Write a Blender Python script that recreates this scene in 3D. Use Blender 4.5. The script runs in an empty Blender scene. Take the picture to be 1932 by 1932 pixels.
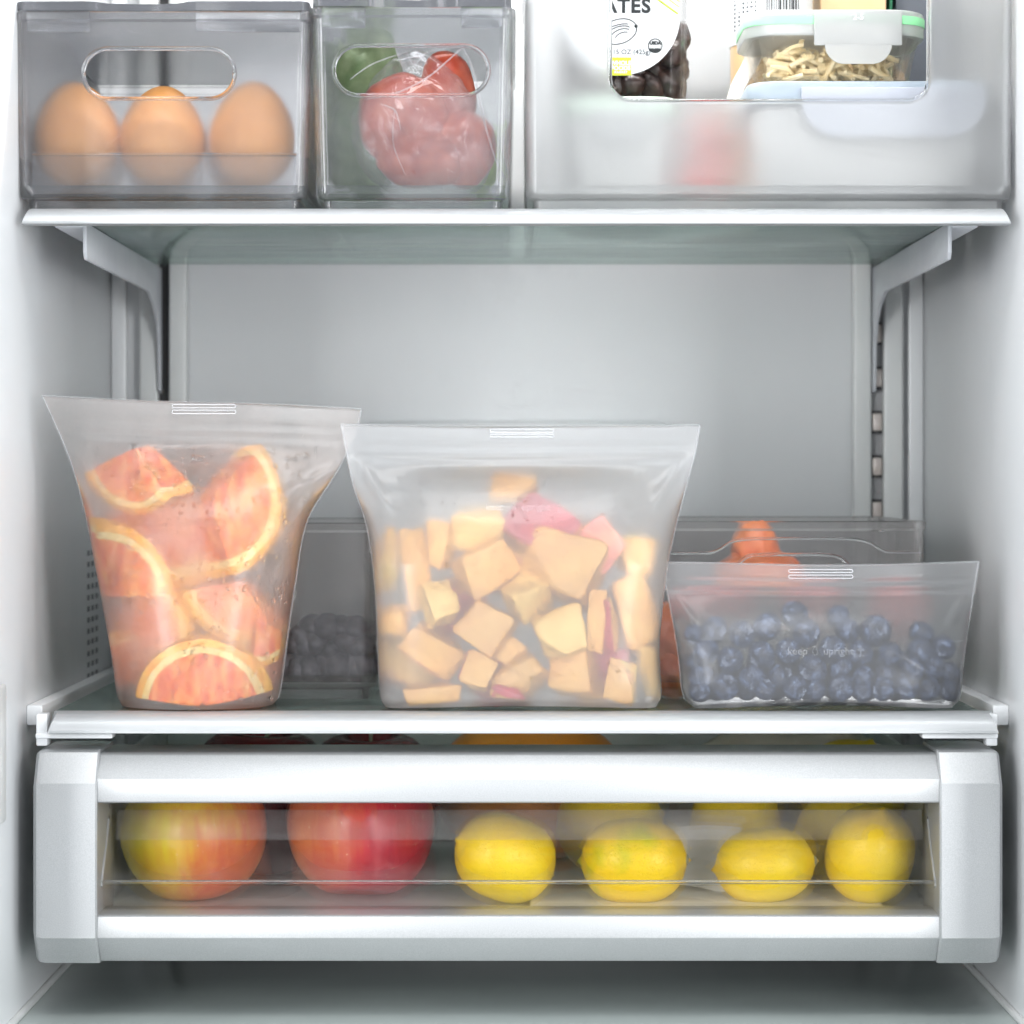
import bpy, bmesh, math, random
from mathutils import Vector, Matrix, noise
random.seed(7)
R = math.radians
S = bpy.context.scene
COL = S.collection

# ------------------------------------------------------------------ camera
# pixel grid of the photograph seen at 1932 px; vanishing point at (972, 905);
# shelf front edge is the plane Y = 0, the camera stands 1.5 m in front of it
K, D0, VX, VY = 0.0002, 1.5, 972.0, 905.0
cam = bpy.data.cameras.new('camera')
cam.sensor_width = 36.0
cam.lens = 36.0 / (1932 * K)
cam.shift_x = (966 - VX) / 1932.0
cam.shift_y = -(966 - VY) / 1932.0
cam.clip_start, cam.clip_end = 0.05, 20
cam.dof.use_dof = True
cam.dof.focus_distance = D0 + 0.005
cam.dof.aperture_fstop = 10.0
camo = bpy.data.objects.new('camera', cam)
camo.location = (0, -D0, 0)
camo.rotation_euler = (R(90), 0, 0)
COL.objects.link(camo)
S.camera = camo

# ------------------------------------------------------------------ light
w = bpy.data.worlds.new('World')
S.world = w
w.use_nodes = True
w.node_tree.nodes['Background'].inputs[0].default_value = (0.82, 0.86, 0.91, 1)
w.node_tree.nodes['Background'].inputs[1].default_value = 1.42

def area(name, loc, target, sx, sy, power, color=(1, 1, 1)):
    l = bpy.data.lights.new(name, 'AREA')
    l.shape = 'RECTANGLE'; l.size = sx; l.size_y = sy
    l.energy = power; l.color = color
    o = bpy.data.objects.new(name, l)
    o.location = loc
    o.rotation_euler = (Vector(target) - Vector(loc)).to_track_quat('-Z', 'Y').to_euler()
    COL.objects.link(o)
    return o
area('softbox_left', (-1.12, -2.15, 0.14), (0.0, 0.25, 0.0), 0.5, 1.0, 30, (0.98, 0.99, 1))
area('softbox_right', (1.12, -2.15, 0.10), (0.0, 0.25, 0.0), 0.5, 1.0, 30, (0.98, 0.99, 1))
area('strip_left', (-1.3, -1.15, 0.30), (0.05, 0.1, -0.05), 0.28, 1.1, 7, (0.98, 0.99, 1))
area('strip_right', (1.3, -1.15, 0.28), (-0.05, 0.1, -0.05), 0.28, 1.1, 7, (0.98, 0.99, 1))
area('softbox_top', (0.0, -0.75, 0.98), (0, 0.05, -0.16), 0.8, 0.35, 10, (1, 1, 1))
area('fridge_lamp', (0, 0.10, 0.475), (0, 0.14, -1), 0.36, 0.04, 4.0, (1, 0.99, 0.97))

S.view_settings.view_transform = 'Standard'
S.view_settings.look = 'None'
S.view_settings.exposure = -0.17
S.view_settings.gamma = 1
c = S.cycles
c.use_denoising = True
c.time_limit = 1150                     # never run past the render limit
try: c.denoiser = 'OPENIMAGEDENOISE'
except Exception: pass
c.max_bounces = 11; c.diffuse_bounces = 3; c.glossy_bounces = 3
c.transmission_bounces = 10; c.transparent_max_bounces = 24
c.sample_clamp_indirect = 12; c.blur_glossy = 0.6
c.caustics_refractive = True; c.caustics_reflective = False
c.use_adaptive_sampling = True; c.adaptive_threshold = 0.045; c.adaptive_min_samples = 20

# ------------------------------------------------------------------ helpers
def P(x, y, Y):
    s = K * (D0 + Y)
    return Vector(((x - VX) * s, Y, (VY - y) * s))
def PX(x, Y): return (x - VX) * K * (D0 + Y)
def PZ(y, Y): return (VY - y) * K * (D0 + Y)

def mesh_from(verts, faces, sharp=35):
    m = bpy.data.meshes.new('m')
    m.from_pydata([tuple(v) for v in verts], [], faces)
    m.validate()
    b = bmesh.new(); b.from_mesh(m)
    bmesh.ops.recalc_face_normals(b, faces=b.faces)
    b.to_mesh(m); b.free()
    smooth(m, sharp)
    return m
def smooth(m, sharp=35):
    for p in m.polygons: p.use_smooth = True
    if sharp < 179: m.set_sharp_from_angle(angle=R(sharp))
    return m
def bm_mesh(b, sharp=35):
    bmesh.ops.recalc_face_normals(b, faces=b.faces)
    m = bpy.data.meshes.new('m'); b.to_mesh(m); b.free()
    return smooth(m, sharp)

def thing(name, label, cat, loc=(0, 0, 0), group=None):
    o = bpy.data.objects.new(name, None)
    o.empty_display_size = 0.01
    o.location = loc
    COL.objects.link(o)
    return tag(o, label, cat, group)
def tag(o, label, cat, group=None):
    o['label'] = label; o['category'] = cat
    if group: o['group'] = group
    return o
def org(p):
    v = Vector((0, 0, 0))
    while p is not None:
        v += p.location; p = p.parent
    return v
def obj(name, m, mat, parent=None, label=None, kind=None):
    """m is in world coordinates; it is moved into the parent's frame"""
    if parent is not None: m.transform(Matrix.Translation(-org(parent)))
    o = bpy.data.objects.new(name, m)
    m.name = name
    if mat is not None:
        m.materials.clear(); m.materials.append(mat)
    COL.objects.link(o)
    o.parent = parent
    if label: o['label'] = label
    if kind: o['kind'] = kind
    return o
def single(name, m, mat, label, cat, group=None):
    """a thing that is one mesh: its origin is moved to its base"""
    lo = [min(v.co[i] for v in m.vertices) for i in range(3)]
    hi = [max(v.co[i] for v in m.vertices) for i in range(3)]
    c0 = Vector(((lo[0] + hi[0]) / 2, (lo[1] + hi[1]) / 2, lo[2]))
    m.transform(Matrix.Translation(-c0))
    o = obj(name, m, mat); o.location = c0
    return tag(o, label, cat, group)
def struct(name, m, mat):
    o = obj(name, m, mat); o['kind'] = 'structure'; return o

def box(x0, x1, y0, y1, z0, z1, bev=0.0, seg=2):
    b = bmesh.new()
    bmesh.ops.create_cube(b, size=1)
    for v in b.verts:
        v.co = Vector((x0 + (v.co.x + .5) * (x1 - x0), y0 + (v.co.y + .5) * (y1 - y0), z0 + (v.co.z + .5) * (z1 - z0)))
    if bev > 0:
        bmesh.ops.bevel(b, geom=list(b.edges), offset=bev, segments=seg, profile=.5, affect='EDGES')
    return bm_mesh(b, 40)
def join(ms):
    b = bmesh.new()
    for m in ms:
        b.from_mesh(m); bpy.data.meshes.remove(m)
    m = bpy.data.meshes.new('m'); b.to_mesh(m); b.free()
    return smooth(m, 40)
def loft(rings, cap0=True, cap1=True, sharp=35, close=False):
    n = len(rings[0]); vs = []; fs = []
    for r in rings: vs += list(r)
    k = len(rings)
    for i in range(k if close else k - 1):
        a = i * n; bb = ((i + 1) % k) * n
        for j in range(n):
            j2 = (j + 1) % n
            fs.append((a + j, a + j2, bb + j2, bb + j))
    if not close:
        if cap0: fs.append(tuple(range(n))[::-1])
        if cap1: fs.append(tuple((k - 1) * n + j for j in range(n)))
    return mesh_from(vs, fs, sharp)
def rr2(cx, cy, hw, hd, r, n=6):
    r = min(r, hw * .999, hd * .999)
    pts = []
    for q, (sx, sy) in enumerate(((1, 1), (-1, 1), (-1, -1), (1, -1))):
        for i in range(n + 1):
            a = math.pi / 2 * (q + i / n)
            pts.append((cx + sx * (hw - r) + r * math.cos(a), cy + sy * (hd - r) + r * math.sin(a)))
    return pts
def ringXY(cx, cy, hw, hd, r, z, n=6): return [Vector((x, y, z)) for x, y in rr2(cx, cy, hw, hd, r, n)]
def ringXZ(cx, cz, hw, hh, r, y, n=8): return [Vector((x, y, z)) for x, z in rr2(cx, cz, hw, hh, r, n)]
def prismX(prof, x0, x1, sharp=25, bev=0):
    """closed (Y, Z) profile extruded along X"""
    m = loft([[Vector((x0, y, z)) for y, z in prof], [Vector((x1, y, z)) for y, z in prof]], sharp=sharp)
    if bev:
        b = bmesh.new(); b.from_mesh(m)
        bmesh.ops.bevel(b, geom=[e for e in b.edges if e.calc_face_angle(0) > R(12)], offset=bev, segments=2, profile=.5, affect='EDGES')
        return bm_mesh(b, 40)
    return m
def tube(pts, r, n=8, caps=True):
    rings = []
    pts = [Vector(p) for p in pts]
    for i, p in enumerate(pts):
        t = (pts[min(i + 1, len(pts) - 1)] - pts[max(i - 1, 0)]).normalized()
        up = Vector((0, 0, 1)) if abs(t.z) < .9 else Vector((0, 1, 0))
        a = t.cross(up).normalized(); b2 = t.cross(a).normalized()
        rr = r[i] if isinstance(r, (list, tuple)) else r
        rings.append([p + a * rr * math.cos(2 * math.pi * j / n) + b2 * rr * math.sin(2 * math.pi * j / n) for j in range(n)])
    return loft(rings, caps, caps, 60)
def lathe(prof, n=32, sharp=50):
    """closed surface of revolution about Z from (r, z) rows, poles allowed"""
    vs = []; fs = []; rows = []
    for r, z in prof:
        if r < 1e-7:
            rows.append([len(vs)]); vs.append((0, 0, z))
        else:
            rows.append(list(range(len(vs), len(vs) + n)))
            vs += [(r * math.cos(2 * math.pi * j / n), r * math.sin(2 * math.pi * j / n), z) for j in range(n)]
    for a, b2 in zip(rows, rows[1:]):
        for j in range(n):
            j2 = (j + 1) % n
            if len(a) == 1 and len(b2) == 1: continue
            if len(a) == 1: fs.append((a[0], b2[j], b2[j2]))
            elif len(b2) == 1: fs.append((a[j], b2[0], a[j2]))
            else: fs.append((a[j], b2[j], b2[j2], a[j2]))
    return mesh_from(vs, fs, sharp)
def boolean(m, cutters):
    """m minus the closed meshes in cutters"""
    o = bpy.data.objects.new('t', m); COL.objects.link(o)
    cs = []
    for cm in cutters:
        co = bpy.data.objects.new('c', cm); COL.objects.link(co); cs.append(co)
        md = o.modifiers.new('b', 'BOOLEAN'); md.operation = 'DIFFERENCE'; md.solver = 'EXACT'; md.object = co
    dg = bpy.context.evaluated_depsgraph_get()
    r = bpy.data.meshes.new_from_object(o.evaluated_get(dg))
    for co in cs: bpy.data.objects.remove(co)
    bpy.data.objects.remove(o)
    return smooth(r, 30)
def text_mesh(s, size, off=0.0, align='CENTER', ext=0.0, spacing=1.0):
    cu = bpy.data.curves.new('t', 'FONT')
    cu.body = s; cu.size = size; cu.align_x = align; cu.align_y = 'CENTER'
    cu.offset = off; cu.extrude = ext; cu.resolution_u = 4; cu.space_character = spacing
    o = bpy.data.objects.new('t', cu); COL.objects.link(o)
    bpy.context.view_layer.update()
    dg = bpy.context.evaluated_depsgraph_get()
    m = bpy.data.meshes.new_from_object(o.evaluated_get(dg))
    bpy.data.objects.remove(o)
    m.transform(Matrix.Rotation(R(90), 4, 'X'))       # lies in XZ, faces -Y
    return m
def moved(m, v):
    m.transform(Matrix.Translation(Vector(v))); return m

# ------------------------------------------------------------------ materials
class NT:
    def __init__(s, name):
        s.m = bpy.data.materials.new(name); s.m.use_nodes = True
        s.t = s.m.node_tree; s.t.nodes.clear()
        s.out = s.t.nodes.new('ShaderNodeOutputMaterial')
    def n(s, typ, **kw):
        nd = s.t.nodes.new(typ)
        for k, v in kw.items(): setattr(nd, k, v)
        return nd
    def l(s, a, b): s.t.links.new(a, b)
    def coord(s, scale=(1, 1, 1), which='Object'):
        t = s.n('ShaderNodeTexCoord'); mp = s.n('ShaderNodeMapping')
        s.l(t.outputs[which], mp.inputs[0]); mp.inputs['Scale'].default_value = scale
        return mp.outputs[0]
    def noise(s, scale, detail=3, rough=.55, vec=None):
        nd = s.n('ShaderNodeTexNoise'); nd.inputs['Scale'].default_value = scale
        nd.inputs['Detail'].default_value = detail; nd.inputs['Roughness'].default_value = rough
        s.l(vec if vec is not None else s.coord(), nd.inputs['Vector'])
        return nd.outputs['Fac']
    def ramp(s, fac, stops):
        nd = s.n('ShaderNodeValToRGB'); e = nd.color_ramp.elements
        while len(e) < len(stops): e.new(.5)
        for el, (p, cc) in zip(e, stops):
            el.position = p; el.color = (*cc, 1) if len(cc) == 3 else cc
        s.l(fac, nd.inputs[0]); return nd.outputs[0]
    def bump(s, h, strength, dist=.001):
        nd = s.n('ShaderNodeBump'); nd.inputs['Strength'].default_value = strength
        nd.inputs['Distance'].default_value = dist; s.l(h, nd.inputs['Height']); return nd.outputs[0]
    def princ(s, **kw):
        nd = s.n('ShaderNodeBsdfPrincipled')
        for k, v in kw.items():
            k = {'base': 'Base Color', 'rough': 'Roughness', 'metal': 'Metallic', 'trans': 'Transmission Weight', 'ior': 'IOR',
                 'coat': 'Coat Weight', 'coatr': 'Coat Roughness', 'sss': 'Subsurface Weight', 'normal': 'Normal', 'spec': 'Specular IOR Level', 'sheen': 'Sheen Weight'}[k]
            if hasattr(v, 'is_linked'): s.l(v, nd.inputs[k])
            elif isinstance(v, tuple): nd.inputs[k].default_value = (*v, 1)
            else: nd.inputs[k].default_value = v
        return nd
    def done(s, sh):
        s.l(sh.outputs[0] if hasattr(sh, 'outputs') else sh, s.out.inputs[0]); return s.m
    def mix(s, f, a, b):
        nd = s.n('ShaderNodeMixShader')
        if hasattr(f, 'is_linked'): s.l(f, nd.inputs[0])
        else: nd.inputs[0].default_value = f
        s.l(a.outputs[0], nd.inputs[1]); s.l(b.outputs[0], nd.inputs[2]); return nd

def simple(name, c0, c1=None, scale=60, rough=.4, metal=0, bump=0, bscale=400, **kw):
    t = NT(name)
    base = t.ramp(t.noise(scale), [(.35, c0), (.68, c1)]) if c1 else c0
    if bump: kw['normal'] = t.bump(t.noise(bscale, 2), bump)
    return t.done(t.princ(base=base, rough=rough, metal=metal, **kw))

M = {}
def mats():
    t = NT('liner')
    n = t.noise(7, 6, .66, t.coord((1, 1, .6)))
    M['liner'] = t.done(t.princ(base=t.ramp(n, [(.28, (.66, .675, .685)), (.42, (.715, .73, .74)), (.7, (.74, .75, .758))]),
                                rough=.32))
    M['rail'] = simple('rail_paint', (.66, .675, .67), (.70, .71, .70), 20, .35)
    M['bracket'] = simple('bracket_paint', (.50, .515, .55), (.55, .565, .59), 30, .35)
    M['rung'] = simple('rung_metal', (.52, .46, .42), (.60, .55, .52), 80, .4, .3)
    M['vent_grey'] = simple('vent_shadow', (.22, .225, .235), None, 1, .6)
    M['channel'] = simple('channel_metal', (.34, .34, .345), None, 1, .5, .2)
    M['slot_shade'] = simple('channel_shade', (.035, .035, .037), None, 1, .5)
    # shelf glass: greenish, wiped surface
    t = NT('shelf_glass')
    streak = t.noise(5, 4, .6, t.coord((3, 14, 3)))
    g = t.princ(base=(.60, .745, .69), trans=.86, rough=t.ramp(streak, [(.35, (.10,) * 3), (.7, (.22,) * 3)]), ior=1.5)
    tp = t.n('ShaderNodeBsdfTransparent'); tp.inputs[0].default_value = (.80, .89, .86, 1)
    M['shelf_glass'] = t.done(t.mix(.42, g, tp))
    t = NT('floor_glass')
    streak = t.noise(4, 3, .5, t.coord((1.5, 5, 3)))
    M['floor_glass'] = t.done(t.princ(base=t.ramp(streak, [(.3, (.37, .42, .41)), (.7, (.42, .47, .455))]), rough=.28, coat=.4, coatr=.15))
    # painted aluminium look of shelf trims and drawer front
    t = NT('silver_paint')
    spark = t.noise(1900, 1, .5)
    M['silver'] = t.done(t.princ(base=t.ramp(spark, [(.3, (.40, .41, .415)), (.7, (.48, .49, .495))]), rough=.40, metal=.5, normal=t.bump(spark, .05, .0003)))
    t = NT('trim_white')
    br = t.noise(260, 3, .6, t.coord((.06, 1, 1)))
    M['trim'] = t.done(t.princ(base=t.ramp(br, [(.3, (.38, .395, .40)), (.7, (.43, .44, .45))]), rough=.40, metal=.3))
    M['block'] = simple('rail_block_plastic', (.58, .59, .62), (.62, .63, .65), 30, .4)
    # smoke tinted, hazy acrylic bins
    def acrylic(name, col, rlo, rhi, haze, hazecol=(.62, .64, .67), tr=.30):
        t = NT(name)
        smear = t.noise(9, 3, .5, t.coord((1, 1, 1.8)))
        dust = t.noise(700, 2, .6)
        gl = t.princ(base=col, trans=1.0, ior=1.45, rough=t.ramp(smear, [(.35, (rlo,) * 3), (.68, (rhi,) * 3)]), coat=.25, coatr=.06)
        tp = t.n('ShaderNodeBsdfTransparent'); tp.inputs[0].default_value = (*[v ** .6 for v in col], 1)
        df = t.n('ShaderNodeBsdfDiffuse'); df.inputs[0].default_value = (*hazecol, 1)
        a = t.mix(tr, gl, tp)
        hz = t.n('ShaderNodeMath', operation='MULTIPLY_ADD')
        t.l(smear, hz.inputs[0]); hz.inputs[1].default_value = haze * 1.6; hz.inputs[2].default_value = -haze * .2
        d2 = t.ramp(dust, [(.66, (0,) * 3), (.82, (.07,) * 3)])
        ad = t.n('ShaderNodeMath', operation='ADD'); t.l(hz.outputs[0], ad.inputs[0]); t.l(d2, ad.inputs[1]); ad.use_clamp = True
        return t.done(t.mix(ad.outputs[0], a, df))
    M['bin_smoke'] = acrylic('smoke_acrylic', (.87, .87, .885), .15, .25, .055, (.50, .51, .54), tr=.18)
    M['bin_clear'] = acrylic('clear_acrylic', (.86, .87, .88), .05, .12, .07, tr=.32)
    M['bin_fog'] = acrylic('fogged_acrylic', (.92, .925, .93), .30, .301, .20, (.66, .67, .675), tr=.07)
    M['bin_back'] = acrylic('dull_acrylic', (.85, .83, .82), .06, .13, .07, (.6, .6, .61), tr=.42)
    M['lid_smoke'] = simple('smoke_lid', (.30, .31, .34), None, 1, .12, trans=.75, ior=1.45)
    M['rim_clear'] = simple('rim_acrylic', (.93, .94, .95), None, 1, .04, trans=1.0, ior=1.45)
    t = NT('tray_plastic')
    gl = t.princ(base=(.92, .93, .95), trans=.9, ior=1.35, rough=.14)
    tp = t.n('ShaderNodeBsdfTransparent'); tp.inputs[0].default_value = (.96, .96, .97, 1)
    M['tray'] = t.done(t.mix(.55, gl, tp))
    t = NT('drawer_window')
    smear = t.noise(30, 4, .6, t.coord((.25, 1, 1)))
    gl = t.princ(base=(.95, .94, .93), trans=1.0, ior=1.45, rough=t.ramp(smear, [(.4, (.0,) * 3), (.75, (.05,) * 3)]))
    tp = t.n('ShaderNodeBsdfTransparent'); tp.inputs[0].default_value = (.965, .96, .955, 1)
    df = t.n('ShaderNodeBsdfDiffuse'); df.inputs[0].default_value = (.60, .58, .57, 1)
    M['window'] = t.done(t.mix(t.ramp(smear, [(.45, (.0,) * 3), (.8, (.045,) * 3)]), t.mix(.80, gl, tp), df))
    t = NT('hazy_panel')
    smear = t.noise(22, 4, .6, t.coord((.2, 1, 1)))
    tp = t.n('ShaderNodeBsdfTransparent'); tp.inputs[0].default_value = (.97, .965, .96, 1)
    gl = t.princ(base=(.95, .95, .95), trans=1.0, ior=1.15, rough=.12)
    df = t.n('ShaderNodeBsdfDiffuse'); df.inputs[0].default_value = (.72, .70, .70, 1)
    M['panel_haze'] = t.done(t.mix(t.ramp(smear, [(.3, (.02,) * 3), (.75, (.13,) * 3)]), t.mix(.6, gl, tp), df))
    # frosted silicone
    def silicone(name, col, rough, haze, tr, hcol, ior=1.25, fog=False, fres=1.30):
        t = NT(name)
        if fog:
            fg = t.noise(34, 4, .62, t.coord((1, 1, .55)))
            fine2 = t.noise(420, 2, .6)
            ml = t.n('ShaderNodeMath', operation='MULTIPLY_ADD'); t.l(fine2, ml.inputs[0]); ml.inputs[1].default_value = .35; t.l(fg, ml.inputs[2])
            haze = t.ramp(ml.outputs[0], [(.54, (.13,) * 3), (.72, (.23,) * 3), (.90, (.31,) * 3)])
            rough = t.ramp(ml.outputs[0], [(.54, (.48,) * 3), (.78, (.58,) * 3)])
        gl = t.princ(base=col, trans=1.0, ior=ior, rough=rough, spec=.0)
        tp = t.n('ShaderNodeBsdfTransparent'); tp.inputs[0].default_value = (*col, 1)
        df = t.n('ShaderNodeBsdfDiffuse'); df.inputs[0].default_value = (*hcol, 1)
        tl = t.n('ShaderNodeBsdfTranslucent'); tl.inputs[0].default_value = (*hcol, 1)
        ht = t.mix(.5, df, tl)
        a = t.mix(tr, gl, tp)
        b = t.mix(haze, a, ht)
        fine = t.noise(900, 2, .6)
        gs = t.n('ShaderNodeBsdfGlossy'); gs.inputs['Roughness'].default_value = .20; gs.inputs[0].default_value = (1, 1, 1, 1)
        t.l(t.bump(fine, .12, .0003), gs.inputs['Normal'])
        fr = t.n('ShaderNodeFresnel'); fr.inputs[0].default_value = fres
        return t.done(t.mix(fr.outputs[0], b, gs))
    M['silicone'] = silicone('frosted_silicone', (.99, .99, .994), .56, .235, .27, (.98, .982, .99))
    M['silicone_clear'] = silicone('thin_frosted_silicone', (.99, .99, .996), .30, .15, .36, (.97, .975, .99), 1.16, fres=1.24)
    M['silicone_wet'] = silicone('fogged_silicone', (.992, .985, .975), .58, .21, .26, (.985, .905, .875), fog=True)
    t = NT('emboss_silicone')
    M['emboss'] = t.done(t.mix(.42, t.princ(base=(.93, .94, .97), rough=.25), t.n('ShaderNodeBsdfTransparent')))
    t = NT('moulded_lettering')
    gl = t.princ(base=(.92, .93, .97), rough=.2)
    tp = t.n('ShaderNodeBsdfTransparent')
    M['emboss_soft'] = t.done(t.mix(.94, gl, tp))
    t = NT('silicone_edge')
    df = t.n('ShaderNodeBsdfDiffuse'); df.inputs[0].default_value = (.86, .87, .90, 1)
    tl = t.n('ShaderNodeBsdfTranslucent'); tl.inputs[0].default_value = (.90, .90, .93, 1)
    tp = t.n('ShaderNodeBsdfTransparent')
    M['seam'] = t.done(t.mix(.76, t.mix(.5, df, tl), tp))
    M['water'] = simple('water_drop', (.98, .98, .98), None, 1, .02, trans=1.0, ior=1.33)
    # citrus
    t = NT('citrus_flesh')
    v = t.n('ShaderNodeTexVoronoi'); v.inputs['Scale'].default_value = 190; t.l(t.coord((1, 1, .45)), v.inputs['Vector'])
    fl = t.ramp(v.outputs['Distance'], [(.0, (.70, .075, .010)), (.45, (.86, .165, .016)), (1, (.94, .40, .07))])
    M['flesh'] = t.done(t.princ(base=fl, rough=.25, sss=.0, normal=t.bump(v.outputs['Distance'], .4, .001)))
    M['pith'] = simple('citrus_pith', (.92, .58, .14), (.94, .74, .34), 160, .5, bump=.2)
    M['rind'] = simple('citrus_rind', (.95, .36, .008), (.96, .50, .015), 90, .35, bump=.4, bscale=700)
    # apple chunks
    t = NT('apple_flesh')
    n1 = t.noise(38, 3); n2 = t.noise(260, 2)
    mx = t.n('ShaderNodeMix', data_type='RGBA'); mx.inputs[0].default_value = .25
    t.l(t.ramp(n1, [(.30, (.50, .185, .02)), (.50, (.65, .30, .045)), (.72, (.75, .41, .085))]), mx.inputs[6])
    t.l(t.ramp(n2, [(.3, (.50, .28, .08)), (.7, (.80, .58, .26))]), mx.inputs[7])
    geo = t.n('ShaderNodeNewGeometry')
    edge = t.ramp(geo.outputs['Pointiness'], [(.52, (0,) * 3), (.60, (.85,) * 3)])
    m2 = t.n('ShaderNodeMix', data_type='RGBA'); t.l(edge, m2.inputs[0]); inf = t.n('ShaderNodeObjectInfo'); hs = t.n('ShaderNodeHueSaturation'); mr = t.n('ShaderNodeMapRange'); t.l(inf.outputs['Random'], mr.inputs[0]); mr.inputs[3].default_value = .86; mr.inputs[4].default_value = 1.22; t.l(mr.outputs[0], hs.inputs['Value']); t.l(mx.outputs[2], hs.inputs['Color']); t.l(hs.outputs[0], m2.inputs[6]); m2.inputs[7].default_value = (.55, .21, .02, 1)
    M['apple_flesh'] = t.done(t.princ(base=m2.outputs[2], rough=.42, normal=t.bump(n2, .25, .001)))
    t = NT('apple_flesh_pale')
    n1 = t.noise(42, 3)
    geo = t.n('ShaderNodeNewGeometry')
    edge = t.ramp(geo.outputs['Pointiness'], [(.52, (0,) * 3), (.60, (.8,) * 3)])
    m2 = t.n('ShaderNodeMix', data_type='RGBA'); t.l(edge, m2.inputs[0]); t.l(t.ramp(n1, [(.3, (.66, .34, .06)), (.62, (.78, .52, .16))]), m2.inputs[6]); m2.inputs[7].default_value = (.72, .36, .05, 1)
    M['apple_pale'] = t.done(t.princ(base=m2.outputs[2], rough=.42, normal=t.bump(t.noise(260, 2), .25, .001)))
    M['apple_skin'] = simple('apple_skin', (.28, .012, .03), (.46, .035, .055), 45, .25)
    M['apple_skin_pink'] = simple('apple_skin_pink', (.74, .18, .16), (.80, .34, .20), 45, .25)
    M['apple_skin_green'] = simple('apple_skin_green', (.70, .55, .12), (.62, .25, .12), 60, .25)
    # blueberries
    t = NT('blueberry_skin')
    info = t.n('ShaderNodeObjectInfo')
    v = t.n('ShaderNodeVectorMath', operation='ADD'); t.l(t.coord(), v.inputs[0])
    sc = t.n('ShaderNodeVectorMath', operation='SCALE'); sc.inputs[0].default_value = (3, 5, 7); t.l(info.outputs['Random'], sc.inputs['Scale']); t.l(sc.outputs[0], v.inputs[1])
    n1 = t.noise(1.7, 4, .6, v.outputs[0])
    M['berry'] = t.done(t.princ(base=t.ramp(n1, [(.36, (.003, .006, .018)), (.52, (.018, .030, .066)), (.66, (.085, .12, .20)), (.85, (.28, .33, .42))]), rough=.55))
    M['calyx'] = simple('calyx', (.05, .06, .09), (.16, .19, .26), 2, .7)
    M['berry_dark'] = simple('dark_berry_skin', (.012, .010, .016), (.13, .125, .155), 110, .5)
    # eggs and whole fruit
    t = NT('egg_shell')
    info = t.n('ShaderNodeObjectInfo')
    sp = t.n('ShaderNodeTexVoronoi'); sp.inputs['Scale'].default_value = 900; t.l(t.coord(), sp.inputs['Vector'])
    spots = t.ramp(sp.outputs['Distance'], [(.10, (.20, .09, .04)), (.22, (1, 1, 1))])
    base = t.ramp(t.noise(35, 3), [(.3, (.66, .275, .07)), (.7, (.73, .345, .105))])
    mx = t.n('ShaderNodeMix', data_type='RGBA', blend_type='MULTIPLY'); mx.inputs[0].default_value = .55
    t.l(base, mx.inputs[6]); t.l(spots, mx.inputs[7])
    M['egg'] = t.done(t.princ(base=mx.outputs[2], rough=.45, normal=t.bump(t.noise(1200, 2), .15, .0004)))
    def lemon_mat(name, a, b2, green):
        t = NT(name)
        pores = t.n('ShaderNodeTexVoronoi'); pores.inputs['Scale'].default_value = 620; t.l(t.coord(), pores.inputs['Vector'])
        base = t.ramp(t.noise(22, 3), [(.30, green), (.46, a), (.7, b2)])
        h = t.ramp(pores.outputs['Distance'], [(.0, (0,) * 3), (.45, (1,) * 3)])
        mx = t.n('ShaderNodeMix', data_type='RGBA', blend_type='MULTIPLY'); mx.inputs[0].default_value = .22
        t.l(base, mx.inputs[6]); t.l(h, mx.inputs[7])
        return t.done(t.princ(base=mx.outputs[2], rough=.34, normal=t.bump(h, .35, .0006)))
    M['lemon'] = lemon_mat('lemon_peel', (.94, .66, .015), (.96, .74, .03), (.92, .60, .01))
    M['lemon_green'] = lemon_mat('greenish_lemon_peel', (.93, .62, .01), (.95, .68, .02), (.42, .50, .01))
    M['orange'] = lemon_mat('orange_peel', (.80, .26, .015), (.84, .31, .02), (.78, .25, .015))
    M['stem'] = simple('stem_scar', (.20, .19, .13), (.36, .36, .26), 300, .8)
    def apple_mat(name, under, blush, deep, bias, axis):
        t = NT(name)
        co = t.coord((1, 1, 1))
        sep = t.n('ShaderNodeSeparateXYZ'); t.l(co, sep.inputs[0])
        streak = t.noise(190, 4, .65, t.coord((1, 1, .10)))
        big = t.noise(16, 2)
        ad = t.n('ShaderNodeMath', operation='MULTIPLY_ADD'); t.l(sep.outputs[axis], ad.inputs[0]); ad.inputs[1].default_value = 5.5; ad.inputs[2].default_value = bias
        s1 = t.n('ShaderNodeMath', operation='MULTIPLY_ADD'); t.l(streak, s1.inputs[0]); s1.inputs[1].default_value = .5; t.l(ad.outputs[0], s1.inputs[2])
        s2 = t.n('ShaderNodeMath', operation='MULTIPLY_ADD'); t.l(big, s2.inputs[0]); s2.inputs[1].default_value = 1.0; t.l(s1.outputs[0], s2.inputs[2])
        base = t.ramp(s2.outputs[0], [(.15, under), (.40, tuple(.55 * u + .45 * v for u, v in zip(under, blush))), (.68, blush), (1.0, deep)])
        lent = t.n('ShaderNodeTexVoronoi'); lent.inputs['Scale'].default_value = 170; t.l(co, lent.inputs['Vector'])
        mx = t.n('ShaderNodeMix', data_type='RGBA'); t.l(t.ramp(lent.outputs['Distance'], [(.06, (.55,) * 3), (.13, (0,) * 3)]), mx.inputs[0])
        t.l(base, mx.inputs[6]); mx.inputs[7].default_value = (.85, .60, .35, 1)
        return t.done(t.princ(base=mx.outputs[2], rough=.3, coat=.25, coatr=.2))
    M['apple_a'] = apple_mat('yellow_red_apple', (.82, .68, .03), (.66, .14, .035), (.46, .02, .03), -.28, 0)
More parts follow.
